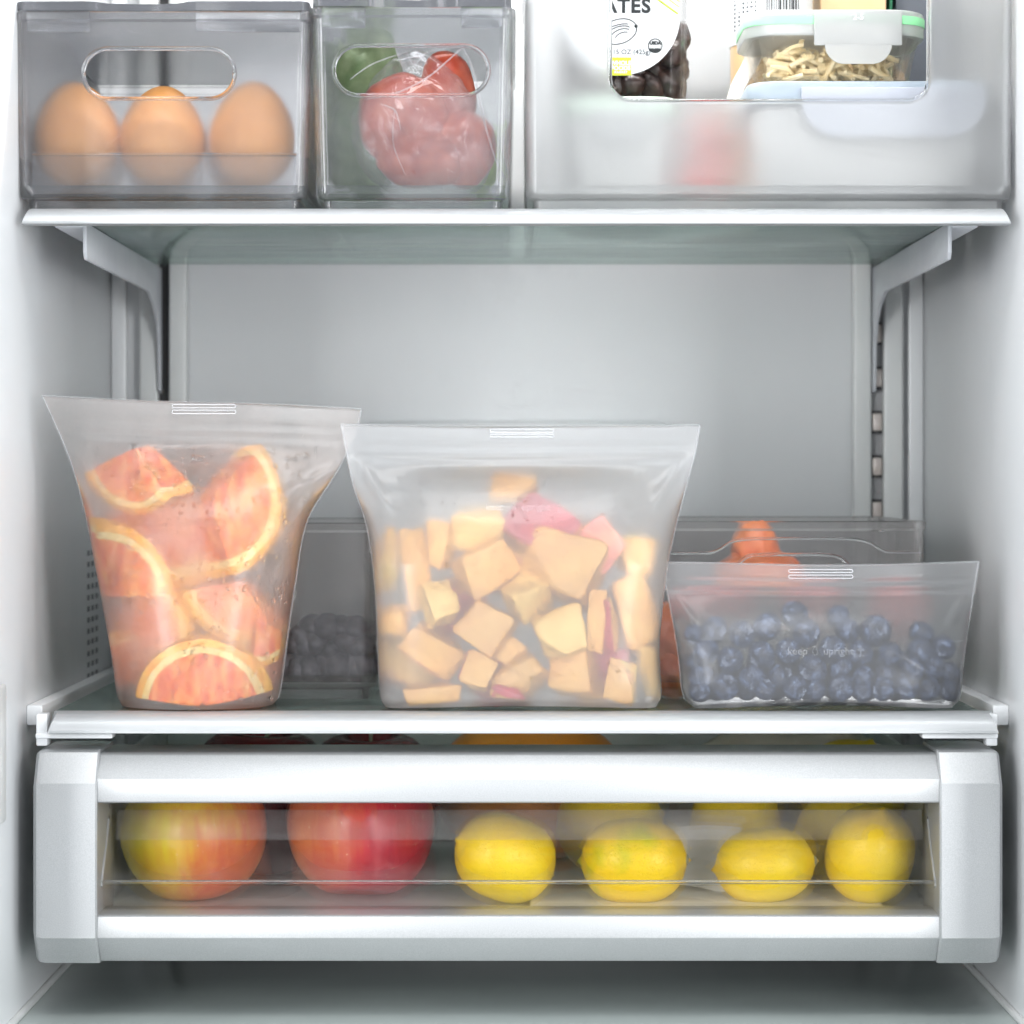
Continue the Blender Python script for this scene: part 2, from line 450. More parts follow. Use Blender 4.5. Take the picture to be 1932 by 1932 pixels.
    M['apple_b'] = apple_mat('pink_red_apple', (.70, .24, .06), (.52, .03, .04), (.30, .004, .028), -.12, 0)
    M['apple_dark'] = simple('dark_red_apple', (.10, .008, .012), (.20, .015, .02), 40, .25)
    M['leafgreen'] = simple('green_veg', (.17, .26, .10), (.34, .42, .22), 60, .5)
    M['limegreen'] = simple('lime_print', (.42, .62, .06), None, 1, .5)
    M['meat'] = simple('red_food', (.30, .025, .010), (.48, .085, .03), 60, .28, bump=.3, bscale=120)
    M['pepper'] = simple('orange_food', (.80, .16, .03), (.86, .26, .06), 60, .3)
    M['berry_red'] = simple('red_berry', (.55, .07, .06), (.64, .14, .11), 90, .35, bump=.4, bscale=300)
    M['film'] = None
    t = NT('plastic_film')
    cr0 = t.noise(38, 3, .5)
    cr = t.ramp(cr0, [(.30, (.0,) * 3), (.70, (1,) * 3)])
    gl = t.n('ShaderNodeBsdfGlossy'); gl.inputs['Roughness'].default_value = .08; t.l(t.bump(cr, .35, .004), gl.inputs['Normal'])
    tp = t.n('ShaderNodeBsdfTransparent'); tp.inputs[0].default_value = (.97, .97, .965, 1)
    df = t.n('ShaderNodeBsdfDiffuse'); df.inputs[0].default_value = (.85, .84, .82, 1)
    lw = t.n('ShaderNodeLayerWeight'); lw.inputs[0].default_value = .35
    M['film'] = t.done(t.mix(t.ramp(lw.outputs['Facing'], [(.0, (.03,) * 3), (.8, (.28,) * 3)]), t.mix(t.ramp(cr, [(.1, (.03,) * 3), (1, (.14,) * 3)]), tp, df), gl))
    M['produce_bag'] = simple('produce_bag_plastic', (.80, .72, .60), (.84, .78, .68), 30, .4, bump=.5, bscale=60, trans=.35)
    M['paper'] = simple('white_paper', (.88, .87, .85), (.92, .91, .89), 40, .8)
    M['napkin'] = simple('cream_paper', (.76, .70, .63), (.80, .75, .69), 40, .8)
    # tubs and boxes
    t = NT('clear_tub')
    gl = t.princ(base=(.95, .95, .95), trans=1.0, ior=1.2, rough=.06)
    tp = t.n('ShaderNodeBsdfTransparent'); tp.inputs[0].default_value = (.96, .96, .96, 1)
    M['tub'] = t.done(t.mix(.5, gl, tp))
    t = NT('food_glass')
    gl = t.princ(base=(.98, .975, .96), trans=1.0, ior=1.3, rough=.02)
    tp = t.n('ShaderNodeBsdfTransparent'); tp.inputs[0].default_value = (.98, .975, .96, 1)
    M['glass'] = t.done(t.mix(.78, gl, tp))
    M['lid_frost'] = simple('frosted_lid', (.66, .67, .66), None, 1, .3, trans=.55, ior=1.35)
    M['lid_green'] = simple('green_frosted_lid', (.66, .80, .68), None, 1, .35, trans=.35, ior=1.35)
    M['seal_green'] = simple('green_gasket', (.30, .78, .38), None, 1, .4)
    M['lid_blue'] = simple('pale_blue_lid', (.42, .49, .56), None, 1, .3, trans=.25, ior=1.35)
    M['clip_white'] = simple('pale_clip', (.60, .63, .70), None, 1, .22, trans=.4, ior=1.35)
    M['seal_dark'] = simple('dark_gasket', (.02, .02, .02), None, 1, .5)
    M['body_white'] = simple('milky_box', (.86, .86, .84), None, 1, .3, trans=.55, ior=1.3)
    M['noodle'] = simple('noodle', (.90, .72, .42), (.94, .82, .58), 120, .4)
    M['dates'] = simple('date_skin', (.014, .008, .008), (.05, .020, .012), 120, .35, bump=.6, bscale=160)
    M['label_white'] = simple('label_white', (.70, .71, .72), None, 1, .5)
    M['ink'] = simple('ink_black', (.012, .016, .018), None, 1, .6)
    M['ink_grey'] = simple('ink_grey', (.10, .11, .12), None, 1, .6)
    M['lime'] = simple('label_lime', (.52, .62, .02), None, 1, .5)
    M['cream_food'] = simple('cream_food', (.90, .82, .60), (.93, .88, .74), 50, .5)
    M['tan'] = simple('tan_carton', (.66, .44, .24), (.70, .48, .27), 40, .6)
    M['tan_jar'] = simple('tan_spread', (.62, .42, .22), None, 1, .3)
    M['slate'] = simple('slate_box', (.09, .10, .12), None, 1, .5)
    M['green_box'] = simple('green_carton_edge', (.01, .16, .07), None, 1, .5)
mats()
#@@SETTING
# ------------------------------------------------------------------ setting: inside of the refrigerator
XL, XR, YB, ZF, ZC = -0.283, 0.286, 0.36, -0.306, 0.49
wl = struct('side_wall_left', box(XL - .012, XL, -.125, YB, ZF - .02, ZC, .001), M['liner'])
wr = struct('side_wall_right', box(XR, XR + .012, -.125, YB, ZF - .02, ZC, .001), M['liner'])
bw = struct('back_wall', box(XL - .012, XR + .012, YB + .0002, YB + .012, ZF - .02, ZC, .001), M['liner'])
struct('ceiling', box(XL - .012, XR + .012, -.125, YB + .012, ZC + .0005, ZC + .012, .001), M['liner'])
struct('floor', box(XL + .0005, XR - .0005, -.125, YB - .0005, ZF - .008, ZF, .001), M['floor_glass'])
for s, wall in ((-1, wl), (1, wr)):
    x = XL if s < 0 else XR
    # seam bead where the side wall meets the floor, raised strip near the door opening
    obj('floor_seam', tube([(x - s * .0015, -.12, ZF + .0015), (x - s * .0015, YB - .002, ZF + .0015)], .0022, 8), M['rail'], wall)
    obj('corner_fillet', prismX([(0, 0)] * 3, 0, 1) if False else box(min(x, x - s * .011), max(x, x - s * .011), YB - .006, YB - .0003, ZF + .004, ZC, .002), M['liner'], wall)
    obj('door_side_strip', box(min(x, x - s * .0035), max(x, x - s * .0035), -.075, -.043, PZ(1553, -.05), PZ(1292, -.05), .0016, 3), M['rail'], wall)
# louvres in the left wall
for cidx in range(3):
    for r in range(13):
        y0 = .252 + cidx * .017
        z0 = -.047 - r * .0074
        obj('vent_slot', box(XL - .001, XL + .0004, y0, y0 + .0095, z0 - .0034, z0, .0002), M['vent_grey'], wl)
obj('wall_clip', box(XL, XL + .004, .262, .272, PZ(1008, .26), PZ(985, .26), .0015), M['rail'], wl)
# shelf tracks on the back wall
def track(xs_strip_a, xs_slot, xs_strip_b, rungs=True):
    a0, a1 = [PX(v, YB - .008) for v in xs_strip_a]; s0, s1 = [PX(v, YB - .006) for v in xs_slot]; b0, b1 = [PX(v, YB - .008) for v in xs_strip_b]
    obj('track_strip', box(min(a0, a1), max(a0, a1), YB - .011, YB - .0002, ZF + .01, ZC - .01, .0022, 3), M['rail'], bw)
    obj('track_strip', box(min(b0, b1), max(b0, b1), YB - .011, YB - .0002, ZF + .01, ZC - .01, .0022, 3), M['rail'], bw)
    obj('track_channel', box(min(s0, s1) - .0005, max(s0, s1) + .0005, YB - .0025, YB - .0003, ZF + .012, ZC - .012), M['channel' if rungs else 'slot_shade'], bw)  # without rungs the channel is near-black: its shade is put into the colour
    z = -.09
    while z < .15 and rungs:
        obj('rung', box(min(s0, s1), max(s0, s1), YB - .0075, YB - .0026, z, z + .0125, .001), M['rung'], bw)
        obj('rung_gap_shade', box(min(s0, s1), max(s0, s1), YB - .0060, YB - .0026, z + .0126, z + .0142), M['slot_shade'], bw)  # solid near-black strips stand in for the shaded grooves beside each rung
        obj('rung_gap_shade', box(min(s0, s1), max(s0, s1), YB - .0060, YB - .0026, z - .0017, z - .0001), M['slot_shade'], bw)
        z += .031
track((319, 353), (300, 318), (263, 299), False)
track((1609, 1644), (1646, 1664), (1666, 1704))
# raised duct cover behind the bags
obj('duct_cover', loft([ringXZ((PX(690, YB) + PX(1268, YB)) / 2, -.05, PX(1268, YB) * .5 - PX(690, YB) * .5 + d, .09 + d + .001, .012, y) for d, y in ((0, YB - .0002), (0, YB - .010), (-.0022, YB - .0125))], False, True), M['liner'], bw)

# ------------------------------------------------------------------ shelves
def nose(z1, z0):
    """(Y, Z) profile of the rounded aluminium nose, top z1, bottom z0"""
    h = z1 - z0
    pts = [(.016, z1 + .0002), (.004, z1 + .0002)]
    for i in range(1, 8):
        a = i / 8 * math.pi / 2
        pts.append((.004 - .011 * math.sin(a), z1 - h * .82 * (1 - math.cos(a))))
    pts += [(-.0076, z0 + h * .16), (-.0076, z0 + .0003), (-.0066, z0), (.004, z0), (.016, z0 + .003)]
    return pts
ZU1, ZU0 = PZ(393, 0), PZ(425, 0)
us = thing('glass_shelf', 'upper glass shelf with white rounded front trim carrying the three storage bins', 'shelf', (0, .16, ZU0))
m = prismX(nose(ZU1, ZU0), PX(41, -.006), PX(1907, -.006), 20)
for v in m.vertices:                                        # slanted ends
    t = (ZU1 - v.co.z) / (ZU1 - ZU0)
    v.co.x += (-1 if v.co.x > 0 else 1) * .0035 * (1 - t)
obj('front_trim', m, M['trim'], us)
obj('glass_panel', box(-.262, .265, .0165, .327, ZU1 - .0052, ZU1 - .0006, .0008), M['shelf_glass'], us)
def bracket(xw, xf, parent):
    s = 1 if xf > xw else -1
    top = ZU1 - .0056; lowf = .1270; t = .0024
    prof = [(.027, top), (.352, top), (.354, .060), (.347, .062), (.343, .094), (.333, .110), (.315, .1195), (.29, lowf), (.031, lowf), (.027, lowf + .004)]
    web = prismX(prof, xw - t / 2, xw + t / 2, 20, .0006)
    fl = box(min(xw, xf), max(xw, xf), .027, .30, top - .0028, top - .0002, .001)
    b = obj('bracket', web, M['bracket'], parent)
    obj('bracket_flange', fl, M['bracket'], b)
bracket(-.2480, -.2655, us)
bracket(.2505, .2668, us)
ZL1, ZL0 = PZ(1346, 0), PZ(1382, 0)
ls = thing('glass_shelf', 'lower glass shelf with silver front trim under the three frosted bags', 'shelf', (0, .16, ZL0))
m = prismX(nose(ZL1, ZL0), PX(90, -.006), PX(1884, -.006), 20)
for v in m.vertices:
    t = (ZL1 - v.co.z) / (ZL1 - ZL0)
    v.co.x += (-1 if v.co.x > 0 else 1) * .004 * (1 - t) * (0 if v.co.y > .01 else 1)
obj('front_trim', m, M['trim'], ls)
obj('glass_panel', box(-.264, .267, .0165, .34, ZL1 - .0048, ZL1 - .0002, .0008), M['shelf_glass'], ls)
for s in (-1, 1):
    x = XL if s < 0 else XR
    xi = -.2735 if s < 0 else .2765
    obj('side_rail', box(min(x, xi), max(x, xi), .034, YB - .003, ZL1 - .010, ZL1 + .0018, .0012), M['liner'], ls)
    xb = PX(66, 0) if s < 0 else PX(1884, 0)
    xc = PX(112, 0) if s < 0 else PX(1840, 0)
    obj('end_block', join([box(min(xb, xb - s * .0065), max(xb, xb - s * .0065), .003, .014, ZL0 - .008, ZL1 - .0006, .001),
                           box(min(xb, xc - s * .030), max(xb, xc - s * .030), .0005, .012, ZL0 - .0036, ZL0 - .0004, .001)]), M['liner'], ls)

# ------------------------------------------------------------------ crisper drawer
ZD = -.2492                                                     # drawer floor
dr = thing('crisper_drawer', 'silver fronted crisper drawer with long clear window full of fruit', 'drawer', (0, .15, PZ(1815, 0)))
xa, xb = PX(182, -.012), PX(1774, -.012)
zt = PZ(1420, 0)
obj('upper_rail', prismX([(.046, zt), (.002, zt), (-.001, zt - .0012), (-.0115, PZ(1470, -.012)), (-.0115, PZ(1513, -.012)), (-.0100, PZ(1516, -.012)),
                          (.010, PZ(1516, -.012)), (.032, PZ(1503, .03)), (.046, zt - .004)], xa, xb, 12, .0004), M['silver'], dr)
obj('lower_rail', prismX([(.022, PZ(1727, -.012)), (-.0095, PZ(1727, -.012)), (-.0115, PZ(1730, -.012)), (-.0118, PZ(1770, -.012)),
                          (-.001, PZ(1813, -.001)), (.022, PZ(1813, -.001))], xa, xb, 12, .0004), M['silver'], dr)
for s in (-1, 1):
    x_in = PX(183, -.013) if s < 0 else PX(1773, -.013)
    x_out = PX(60.5, -.013) if s < 0 else PX(1893.5, -.013)
    prof = [(.048, zt + .002), (-.001, zt + .0018), (-.004, zt + .0005), (-.0137, PZ(1478, -.013)), (-.0139, PZ(1600, -.013)), (-.0137, PZ(1770, -.013)), (-.003, PZ(1817, -.003)), (.048, PZ(1817, -.003))]
    xm = x_out - s * .006
    def rg(x, d, e=0): return [Vector((x, y + (d if y < .04 else 0), z + (e if z < -.2 else -e))) for y, z in prof]
    cap = loft([rg(x_in, .0012, 0), rg(x_in + s * .0010, 0, 0), rg(xm, .0001, 0), rg(x_out - s * .0022, .0012, .0006), rg(x_out, .005, .0022)], sharp=24)
    obj('end_cap', cap, M['silver'], dr)
    # curved guide the window slides into
    gx = PX(190 if s < 0 else 1766, .005)
    gp = [(.034, PZ(1516, .034)), (.031, PZ(1545, .031)), (.024, PZ(1585, .024)), (.014, PZ(1625, .014)), (.007, PZ(1655, .007)), (.004, PZ(1672, .004))]
    obj('window_guide', tube([(gx, y - .002, z) for y, z in gp], .0017, 8), M['silver'], dr)
    obj('side_plate', box(min(x_in, gx), max(x_in, gx), .0415, .045, PZ(1727, -.012) + .001, PZ(1516, -.012), 0), M['rail'], dr)
wp = [(.0355, PZ(1509, .0355)), (.0345, PZ(1530, .0345)), (.031, PZ(1552, .031)), (.0245, PZ(1585, .0245)), (.0175, PZ(1612, .0175)), (.011, PZ(1636, .011)), (.0065, PZ(1654, .0065)),
      (.0045, PZ(1660, .0045)), (.0038, PZ(1663, .0038)), (.0045, PZ(1667, .0045)), (.0072, PZ(1671, .0072)), (.0085, PZ(1690, .0085)), (.009, PZ(1712, .009)), (.0095, ZD - .001)]
prof = [(y - .0011, z) for y, z in wp] + [(y + .0011, z) for y, z in wp[::-1]]
wx0, wx1 = PX(186, .005), PX(1770, .005)
obj('window', prismX(prof, wx0, wx1, 40), M['window'], dr)
obj('inner_panel', prismX([(.0395, PZ(1528, .0395)), (.0405, PZ(1528, .0405)), (.0335, PZ(1585, .0335)), (.0325, PZ(1585, .0325))], PX(222, .04), PX(1738, .04), 40), M['panel_haze'], dr)
obj('window_ridge', tube([(wx0 + .001, .0030, PZ(1664, .003)), (wx1 - .001, .0030, PZ(1664, .003))], .0011, 8), M['rim_clear'], dr)
obj('bin_floor', box(wx0 - .003, wx1 + .003, .011, .33, ZD - .003, ZD - .0002, .0005), M['rail'], dr)
obj('bin_side', box(wx0 - .006, wx0 - .0035, .011, .33, ZD - .003, PZ(1455, .03), .0006), M['rail'], dr)
obj('bin_side', box(wx1 + .0035, wx1 + .006, .011, .33, ZD - .003, PZ(1455, .03), .0006), M['rail'], dr)
obj('bin_back', box(wx0 - .0033, wx1 + .0033, .3275, .33, ZD, PZ(1440, .05), .0006), M['rail'], dr)
#@@FRUIT
# ------------------------------------------------------------------ fruit in the drawer
def place(m, rot, loc):
    m.transform(Matrix.Translation(Vector(loc)) @ rot); return m
def E3(x, y, z): return Matrix.Rotation(R(z), 4, 'Z') @ Matrix.Rotation(R(y), 4, 'Y') @ Matrix.Rotation(R(x), 4, 'X')
def rest(m, z):
    lo = min(v.co.z for v in m.vertices)
    m.transform(Matrix.Translation((0, 0, z - lo))); return m
def base_of(m):
    xs = [v.co for v in m.vertices]
    return Vector((sum(v.x for v in xs) / len(xs), sum(v.y for v in xs) / len(xs), min(v.z for v in xs)))

def apple_mesh(r, h, seed):
    prof = []
    n = 22
    for i in range(n + 1):
        a = math.pi * i / n
        rr = math.sin(a) ** .82 * r * (1 + .10 * math.cos(a))
        z = math.cos(a) * h / 2
        k = math.exp(-(rr / (.30 * r)) ** 2)
        z -= k * (.20 * h if z > 0 else -.11 * h)
        prof.append((max(rr, 0) if 0 < i < n else 0, z))
    m = lathe(prof, 40, 180)
    for v in m.vertices:
        a = math.atan2(v.co.y, v.co.x)
        f = 1 + .018 * math.cos(5 * a + seed) * (.6 - v.co.z / h) + .035 * noise.noise(Vector(v.co) * 22 + Vector((seed, 0, 0)))
        v.co.x *= f; v.co.y *= f
    return m
def apple(px, Y, r, h, rot, seed, mat, label, stem=True, z=ZD):
    am = apple_mesh(r, h, seed)
    rm = E3(*rot)
    am.transform(rm); rest(am, 0)
    top = rm @ Vector((0, 0, h * .5 - .16 * h))
    loc = Vector((PX(px, Y), Y, z))
    t = thing('apple', label, 'apple', loc)
    zc = -min((rm @ Vector((0, 0, 0))).z, 0)
    am.transform(Matrix.Translation(loc))
    obj('skin', am, mat, t)
    if stem:
        zs = sum(v.co.z for v in am.vertices) / len(am.vertices) + loc.z
        p0 = Vector((loc.x, loc.y, zs)) + top
        p1 = p0 + rm @ Vector((.003, 0, .013))
        obj('stem', tube([p0 - rm @ Vector((0, 0, .004)), p0 + rm @ Vector((.0005, 0, .005)), p1], [.0013, .001, .0015], 7), M['stem'], t)
    return t
apple(367, .080, .0430, .0775, (4, -6, 10), 1.3, M['apple_a'], 'yellow and red striped apple at the left end of the drawer')
apple(680, .080, .0440, .0800, (-10, 9, 40), 4.1, M['apple_b'], 'large rosy red apple beside the first lemon in the drawer')
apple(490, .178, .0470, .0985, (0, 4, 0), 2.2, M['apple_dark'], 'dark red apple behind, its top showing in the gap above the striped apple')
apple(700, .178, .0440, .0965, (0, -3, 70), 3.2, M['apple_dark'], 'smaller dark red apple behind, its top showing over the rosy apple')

def lemon_mesh(L, r, seed):
    prof = []
    n = 26
    for i in range(n + 1):
        u = -1 + 2 * i / n
        b = max(0, 1 - abs(u * 1.10) ** 2.5) ** .50 if abs(u) < .909 else 0
        nip = .17 * math.exp(-((abs(u) - .86) / .10) ** 2) if u > 0 else .13 * math.exp(-((abs(u) - .88) / .08) ** 2)
        rr = r * max(b, nip if abs(u) > .75 else 0)
        prof.append((rr if 0 < i < n else 0, u * L / 2))
    m = lathe(prof, 36, 180)
    for v in m.vertices:
        f = 1 + .05 * noise.noise(Vector(v.co) * 28 + Vector((seed, seed, 0)))
        v.co.x *= f; v.co.y *= f
    return m
def lemon(px, Y, L, r, rot, seed, mat, label, z=ZD, group='lemons in the crisper drawer', stem=True, name='lemon'):
    lm = lemon_mesh(L, r, seed)
    rm = E3(*rot)
    lm.transform(rm); lo = min(v.co.z for v in lm.vertices)
    loc = Vector((PX(px, Y), Y, z))
    t = thing(name, label, name, loc, group)
    c0 = loc + Vector((0, 0, -lo))
    lm.transform(Matrix.Translation(c0))
    obj('peel', lm, mat, t)
    if stem:
        d = rm @ Vector((0, 0, -1))
        b = bmesh.new(); bmesh.ops.create_icosphere(b, subdivisions=2, radius=.0033)
        for v in b.verts:
            v.co *= 1 + .35 * noise.noise(v.co * 900 + Vector((seed, 0, 0))); v.co.z *= .6
        sm = bm_mesh(b, 180); sm.transform(Matrix.Translation(c0 + d * (L / 2 * .905)) @ rm)
        obj('stem_scar', sm, M['stem'], t)
    return t
lemon(953, .058, .0665, .0258, (0, -68, 18), .4, M['lemon'], 'plain yellow lemon nearest to the rosy apple, grey scar at its upper left')
lemon(1196, .058, .068, .0255, (0, -92, -10), 1.7, M['lemon_green'], 'yellow lemon with green patches, second of the front row')
lemon(1443, .058, .064, .0218, (0, -96, -6), 2.9, M['lemon'], 'small low lemon with a green stem, third of the front row')
lemon(1642, .058, .064, .0260, (22, 12, 0), 3.8, M['lemon'], 'upright lemon at the right end of the drawer front row', stem=False)
lemon(1150, .135, .072, .0300, (0, 80, 10), 5.1, M['lemon'], 'blurred lemon behind the green patched lemon', stem=False, z=ZD + .006)
lemon(1388, .135, .060, .0265, (10, 60, 0), 6.1, M['lemon'], 'blurred small lemon behind the folded white paper', stem=False, z=ZD + .010)
lemon(1588, .125, .064, .0290, (0, 50, 40), 7.1, M['lemon'], 'blurred lemon behind the upright lemon', stem=False)
# big orange behind
om = lathe([(0 if i in (0, 24) else abs(math.sin(math.pi * i / 24)) ** .8 * .064, -math.cos(math.pi * i / 24) * .0465) for i in range(25)], 40, 180)
moved(om, (PX(1003, .245), .245, ZD + .0465))
single('orange', om, M['orange'], 'big round orange at the back of the drawer, seen in the gap under the shelf', 'orange')
# crumpled sheet of paper
def sheet(p00, p10, p01, p11, nu, nv, amp, freq, seed, th=.0004, sag=0):
    vs = []; fs = []
    for j in range(nv + 1):
        for i in range(nu + 1):
            u, v = i / nu, j / nv
            p = (Vector(p00) * (1 - u) + Vector(p10) * u) * (1 - v) + (Vector(p01) * (1 - u) + Vector(p11) * u) * v
            q = p * freq + Vector((seed, seed * 2, 0))
            p += Vector((noise.noise(q), noise.noise(q + Vector((9, 0, 0))), noise.noise(q + Vector((0, 9, 0))))) * amp
            p.z -= sag * math.sin(math.pi * u)
            vs.append(p)
    for j in range(nv):
        for i in range(nu):
            a = j * (nu + 1) + i
            fs.append((a, a + 1, a + nu + 2, a + nu + 1))
    m = mesh_from(vs, fs, 40)
    b = bmesh.new(); b.from_mesh(m)
    bmesh.ops.solidify(b, geom=list(b.faces), thickness=th)
    return bm_mesh(b, 50)
single('folded_paper', sheet(P(1262, 1672, .091), P(1432, 1690, .088), P(1246, 1556, .096), P(1392, 1566, .095), 10, 8, .003, 30, 3), M['paper'], 'white folded paper standing between the two middle lemons', 'paper')
single('folded_paper', sheet((PX(1000, .10), .02, ZD + .0012), (PX(1640, .10), .02, ZD + .0012), (PX(1000, .10), .098, ZD + .0022), (PX(1640, .10), .098, ZD + .0022), 20, 8, .0009, 30, 5), M['paper'], 'white paper lining lying flat under the lemons', 'paper')
# produce bag seen through the gap
b = bmesh.new(); bmesh.ops.create_icosphere(b, subdivisions=5, radius=1)
for v in b.verts:
    q = v.co * 2.2
    f = 1 + .16 * noise.noise(q) + .07 * abs(noise.noise(q * 3))
    v.co = Vector((v.co.x * .072 * f, v.co.y * .040 * f, v.co.z * .046 * f))
pb = bm_mesh(b, 180); pb.transform(Matrix.Rotation(R(-6), 4, 'Y')); rest(pb, ZD); moved(pb, (PX(1480, .225), .225, 0))
single('produce_bag', pb, M['produce_bag'], 'cream produce bag slumped at the back of the drawer, behind the lemons', 'produce bag')
lemon(1610, .172, .070, .034, (0, 20, 0), 8.8, M['lemon'], 'yellow citrus fruit just below the shelf trim, beside the cream produce bag', z=ZD + .02, stem=False)
#@@BAGS
# ------------------------------------------------------------------ frosted silicone bags
def lerp_rows(tab, y):
    """monotone-ish cubic interpolation of (y, value) rows"""
    n = len(tab)
    if y <= tab[0][0]: return tab[0][1]
    if y >= tab[-1][0]: return tab[-1][1]
    for i in range(n - 1):
        if tab[i][0] <= y <= tab[i + 1][0]:
            y0, v0 = tab[i]; y1, v1 = tab[i + 1]
            def sl(k):
                if k <= 0 or k >= n - 1: return None
                a = (tab[k][1] - tab[k - 1][1]) / (tab[k][0] - tab[k - 1][0]); b = (tab[k + 1][1] - tab[k][1]) / (tab[k + 1][0] - tab[k][0])
                return 0 if a * b <= 0 else 2 * a * b / (a + b)
            m = (v1 - v0) / (y1 - y0)
            s0, s1 = sl(i), sl(i + 1)
            s0 = m if s0 is None else s0; s1 = m if s1 is None else s1
            h = y1 - y0; t = (y - y0) / h
            return v0 * (2 * t ** 3 - 3 * t ** 2 + 1) + h * s0 * (t ** 3 - 2 * t ** 2 + t) + v1 * (-2 * t ** 3 + 3 * t ** 2) + h * s1 * (t ** 3 - t ** 2)

class Bag:
    def __init__(s, left, right, depth, Yc, zip_rows, y0, y1, tilt, squareness, arch, waves=0, seed=0, folds=()):
        s.folds = folds
        s.left, s.right, s.depth, s.Yc, s.zr, s.y0, s.y1, s.tilt, s.sq, s.arch, s.waves, s.seed = left, right, depth, Yc, zip_rows, y0, y1, tilt, squareness, arch, waves, seed
    def row(s, y):
        yc = lerp_rows(s.Yc, y); d = lerp_rows(s.depth, y)
        xl = PX(lerp_rows(s.left, y), yc); xr = PX(lerp_rows(s.right, y), yc)
        return yc, d, (xl + xr) / 2, (xr - xl) / 2
    def shape(s, u, y):
        f = min(1, max(0, (y - s.y0 - 40) / (s.y1 - s.y0 - 40) * 2.2))       # 0 lens at the top, 1 rounded box below
        n = 2 + (s.sq - 2) * f; e = 1 + (1 / s.sq - 1) * f
        return max(0, 1 - abs(u) ** n) ** e
    def pt(s, u, y, side):
        yc, d, xc, hw = s.row(y)
        zb = 0
        for zy, amp, wd in s.zr: zb += amp * math.exp(-((y - zy) / wd) ** 2)
        lens = s.shape(u, y)
        x = xc + hw * u
        k = (y - s.y0) / (s.y1 - s.y0)
        wob = s.waves * math.sin(3.1 * u + s.seed) * (1 - k) ** 3
        crumple = .0012 * noise.noise(Vector((x * 24, y * .012, s.seed))) * math.sin(math.pi * min(1, max(0, k * 1.2))) * (1 - u * u)
        fo = 0
        if side > 0 and s.folds:
            xp = x / (K * (D0 + yc)) + VX
            for ax, ay, bx, by, amp, wd in s.folds:
                L2 = (bx - ax) ** 2 + (by - ay) ** 2
                q = ((xp - ax) * (bx - ax) + (y - ay) * (by - ay)) / L2
                dd = ((xp - ax) * (by - ay) - (y - ay) * (bx - ax)) / L2 ** .5
                fo += amp * math.exp(-(dd / wd) ** 2) * math.exp(-((q - .5) / .42) ** 4)
        yy = yc - side * (d * lens + zb * (1 - u ** 8)) + wob + crumple - fo
        z = (VY - y) * K * (D0 + yc - d)
        z += s.tilt(u) * max(0, 1 - k * 2.5)
        z += s.arch * max(0, (k - .93) / .07) * (1 - u * u)
        return Vector((x, yy, z))
    def front(s, xpx, y):
        yc, d, xc, hw = s.row(y)
        u = max(-1, min(1, (PX(xpx, yc) - xc) / hw))
        return s.pt(u, y, 1).y
    def mesh(s, rows=64, n=48, th=.0010):
        rings = []
        rows, n = 90, 84
        for i in range(rows + 1):
            t = i / rows
            t = t if t < .85 else .85 + .15 * (1 - max(0.0, 1 - (t - .85) / .15) ** 1.6)
            y = s.y0 + (s.y1 - s.y0) * t
            us = [math.sin(-math.pi / 2 + math.pi * j / n) for j in range(n + 1)]
            fr = [s.pt(u, y, 1) for u in us]
            bk = [s.pt(u, y, -1) for u in us[1:-1]][::-1]
            rings.append(fr + bk)
        # bottom: shrink the last ring inwards
        last = rings[-1]; c0 = sum(last, Vector()) / len(last)
        for f, dz in ((.94, -.0006), (.86, -.0006), (.6, .0006), (.25, .0012)):
            rings.append([c0 + (p - c0) * f + Vector((0, 0, dz)) - Vector((0, 0, (p.z - c0.z) * f * 0)) for p in last])
        m = loft(rings, True, True, 180)
        b = bmesh.new(); b.from_mesh(m)
        bmesh.ops.recalc_face_normals(b, faces=b.faces)
        m2 = bm_mesh(b, 180)
        lo = min(v.co.z for v in m2.vertices)
        s.dz = ZL1 + .0006 - lo
        return moved(m2, (0, 0, s.dz))
    def on(s, xpx, y, off=.0004):
        p = P(xpx, y, s.front(xpx, y)); p.y -= off; p.z += s.dz; return p
    def press(s, m, gap=.0010):
        """keep the contents inside the pouch: what touches the sheet is flattened against it"""
        for v in m.vertices:
            Y = v.co.y
            yp = VY - (v.co.z - s.dz) / (K * (D0 + Y))
            yp = min(max(yp, s.y0 + 30), s.y1 - 6)
            yc, d, xc, hw = s.row(yp)
            yp2 = VY - (v.co.z - s.dz) / (K * (D0 + yc - d))
            yp2 = min(max(yp2, s.y0 + 30), s.y1 - 6)
            yc, d, xc, hw = s.row(yp2)
            u = (v.co.x - xc) / hw
            if abs(u) > .955:
                u = .955 if u > 0 else -.955; v.co.x = xc + u * hw
            f = s.pt(u, yp2, 1).y; bk = s.pt(u, yp2, -1).y
            if v.co.y < f + gap: v.co.y = f + gap + .04 * (v.co.y - f - gap) * 0
            if v.co.y > bk - gap: v.co.y = max(bk - gap, f + gap)
            if v.co.z < ZL1 + .0022: v.co.z = ZL1 + .0022
        return m
    def conform(s, m, off):
        for v in m.vertices:
            yc = s.row((s.y0 + s.y1) / 2)[0]
            Y = yc - .02
            for _ in range(3):
                xp = v.co.x / (K * (D0 + Y)) + VX; yp = VY - (v.co.z - s.dz) / (K * (D0 + Y)); Y = s.front(xp, yp)
            v.co.y += Y - off
        return m

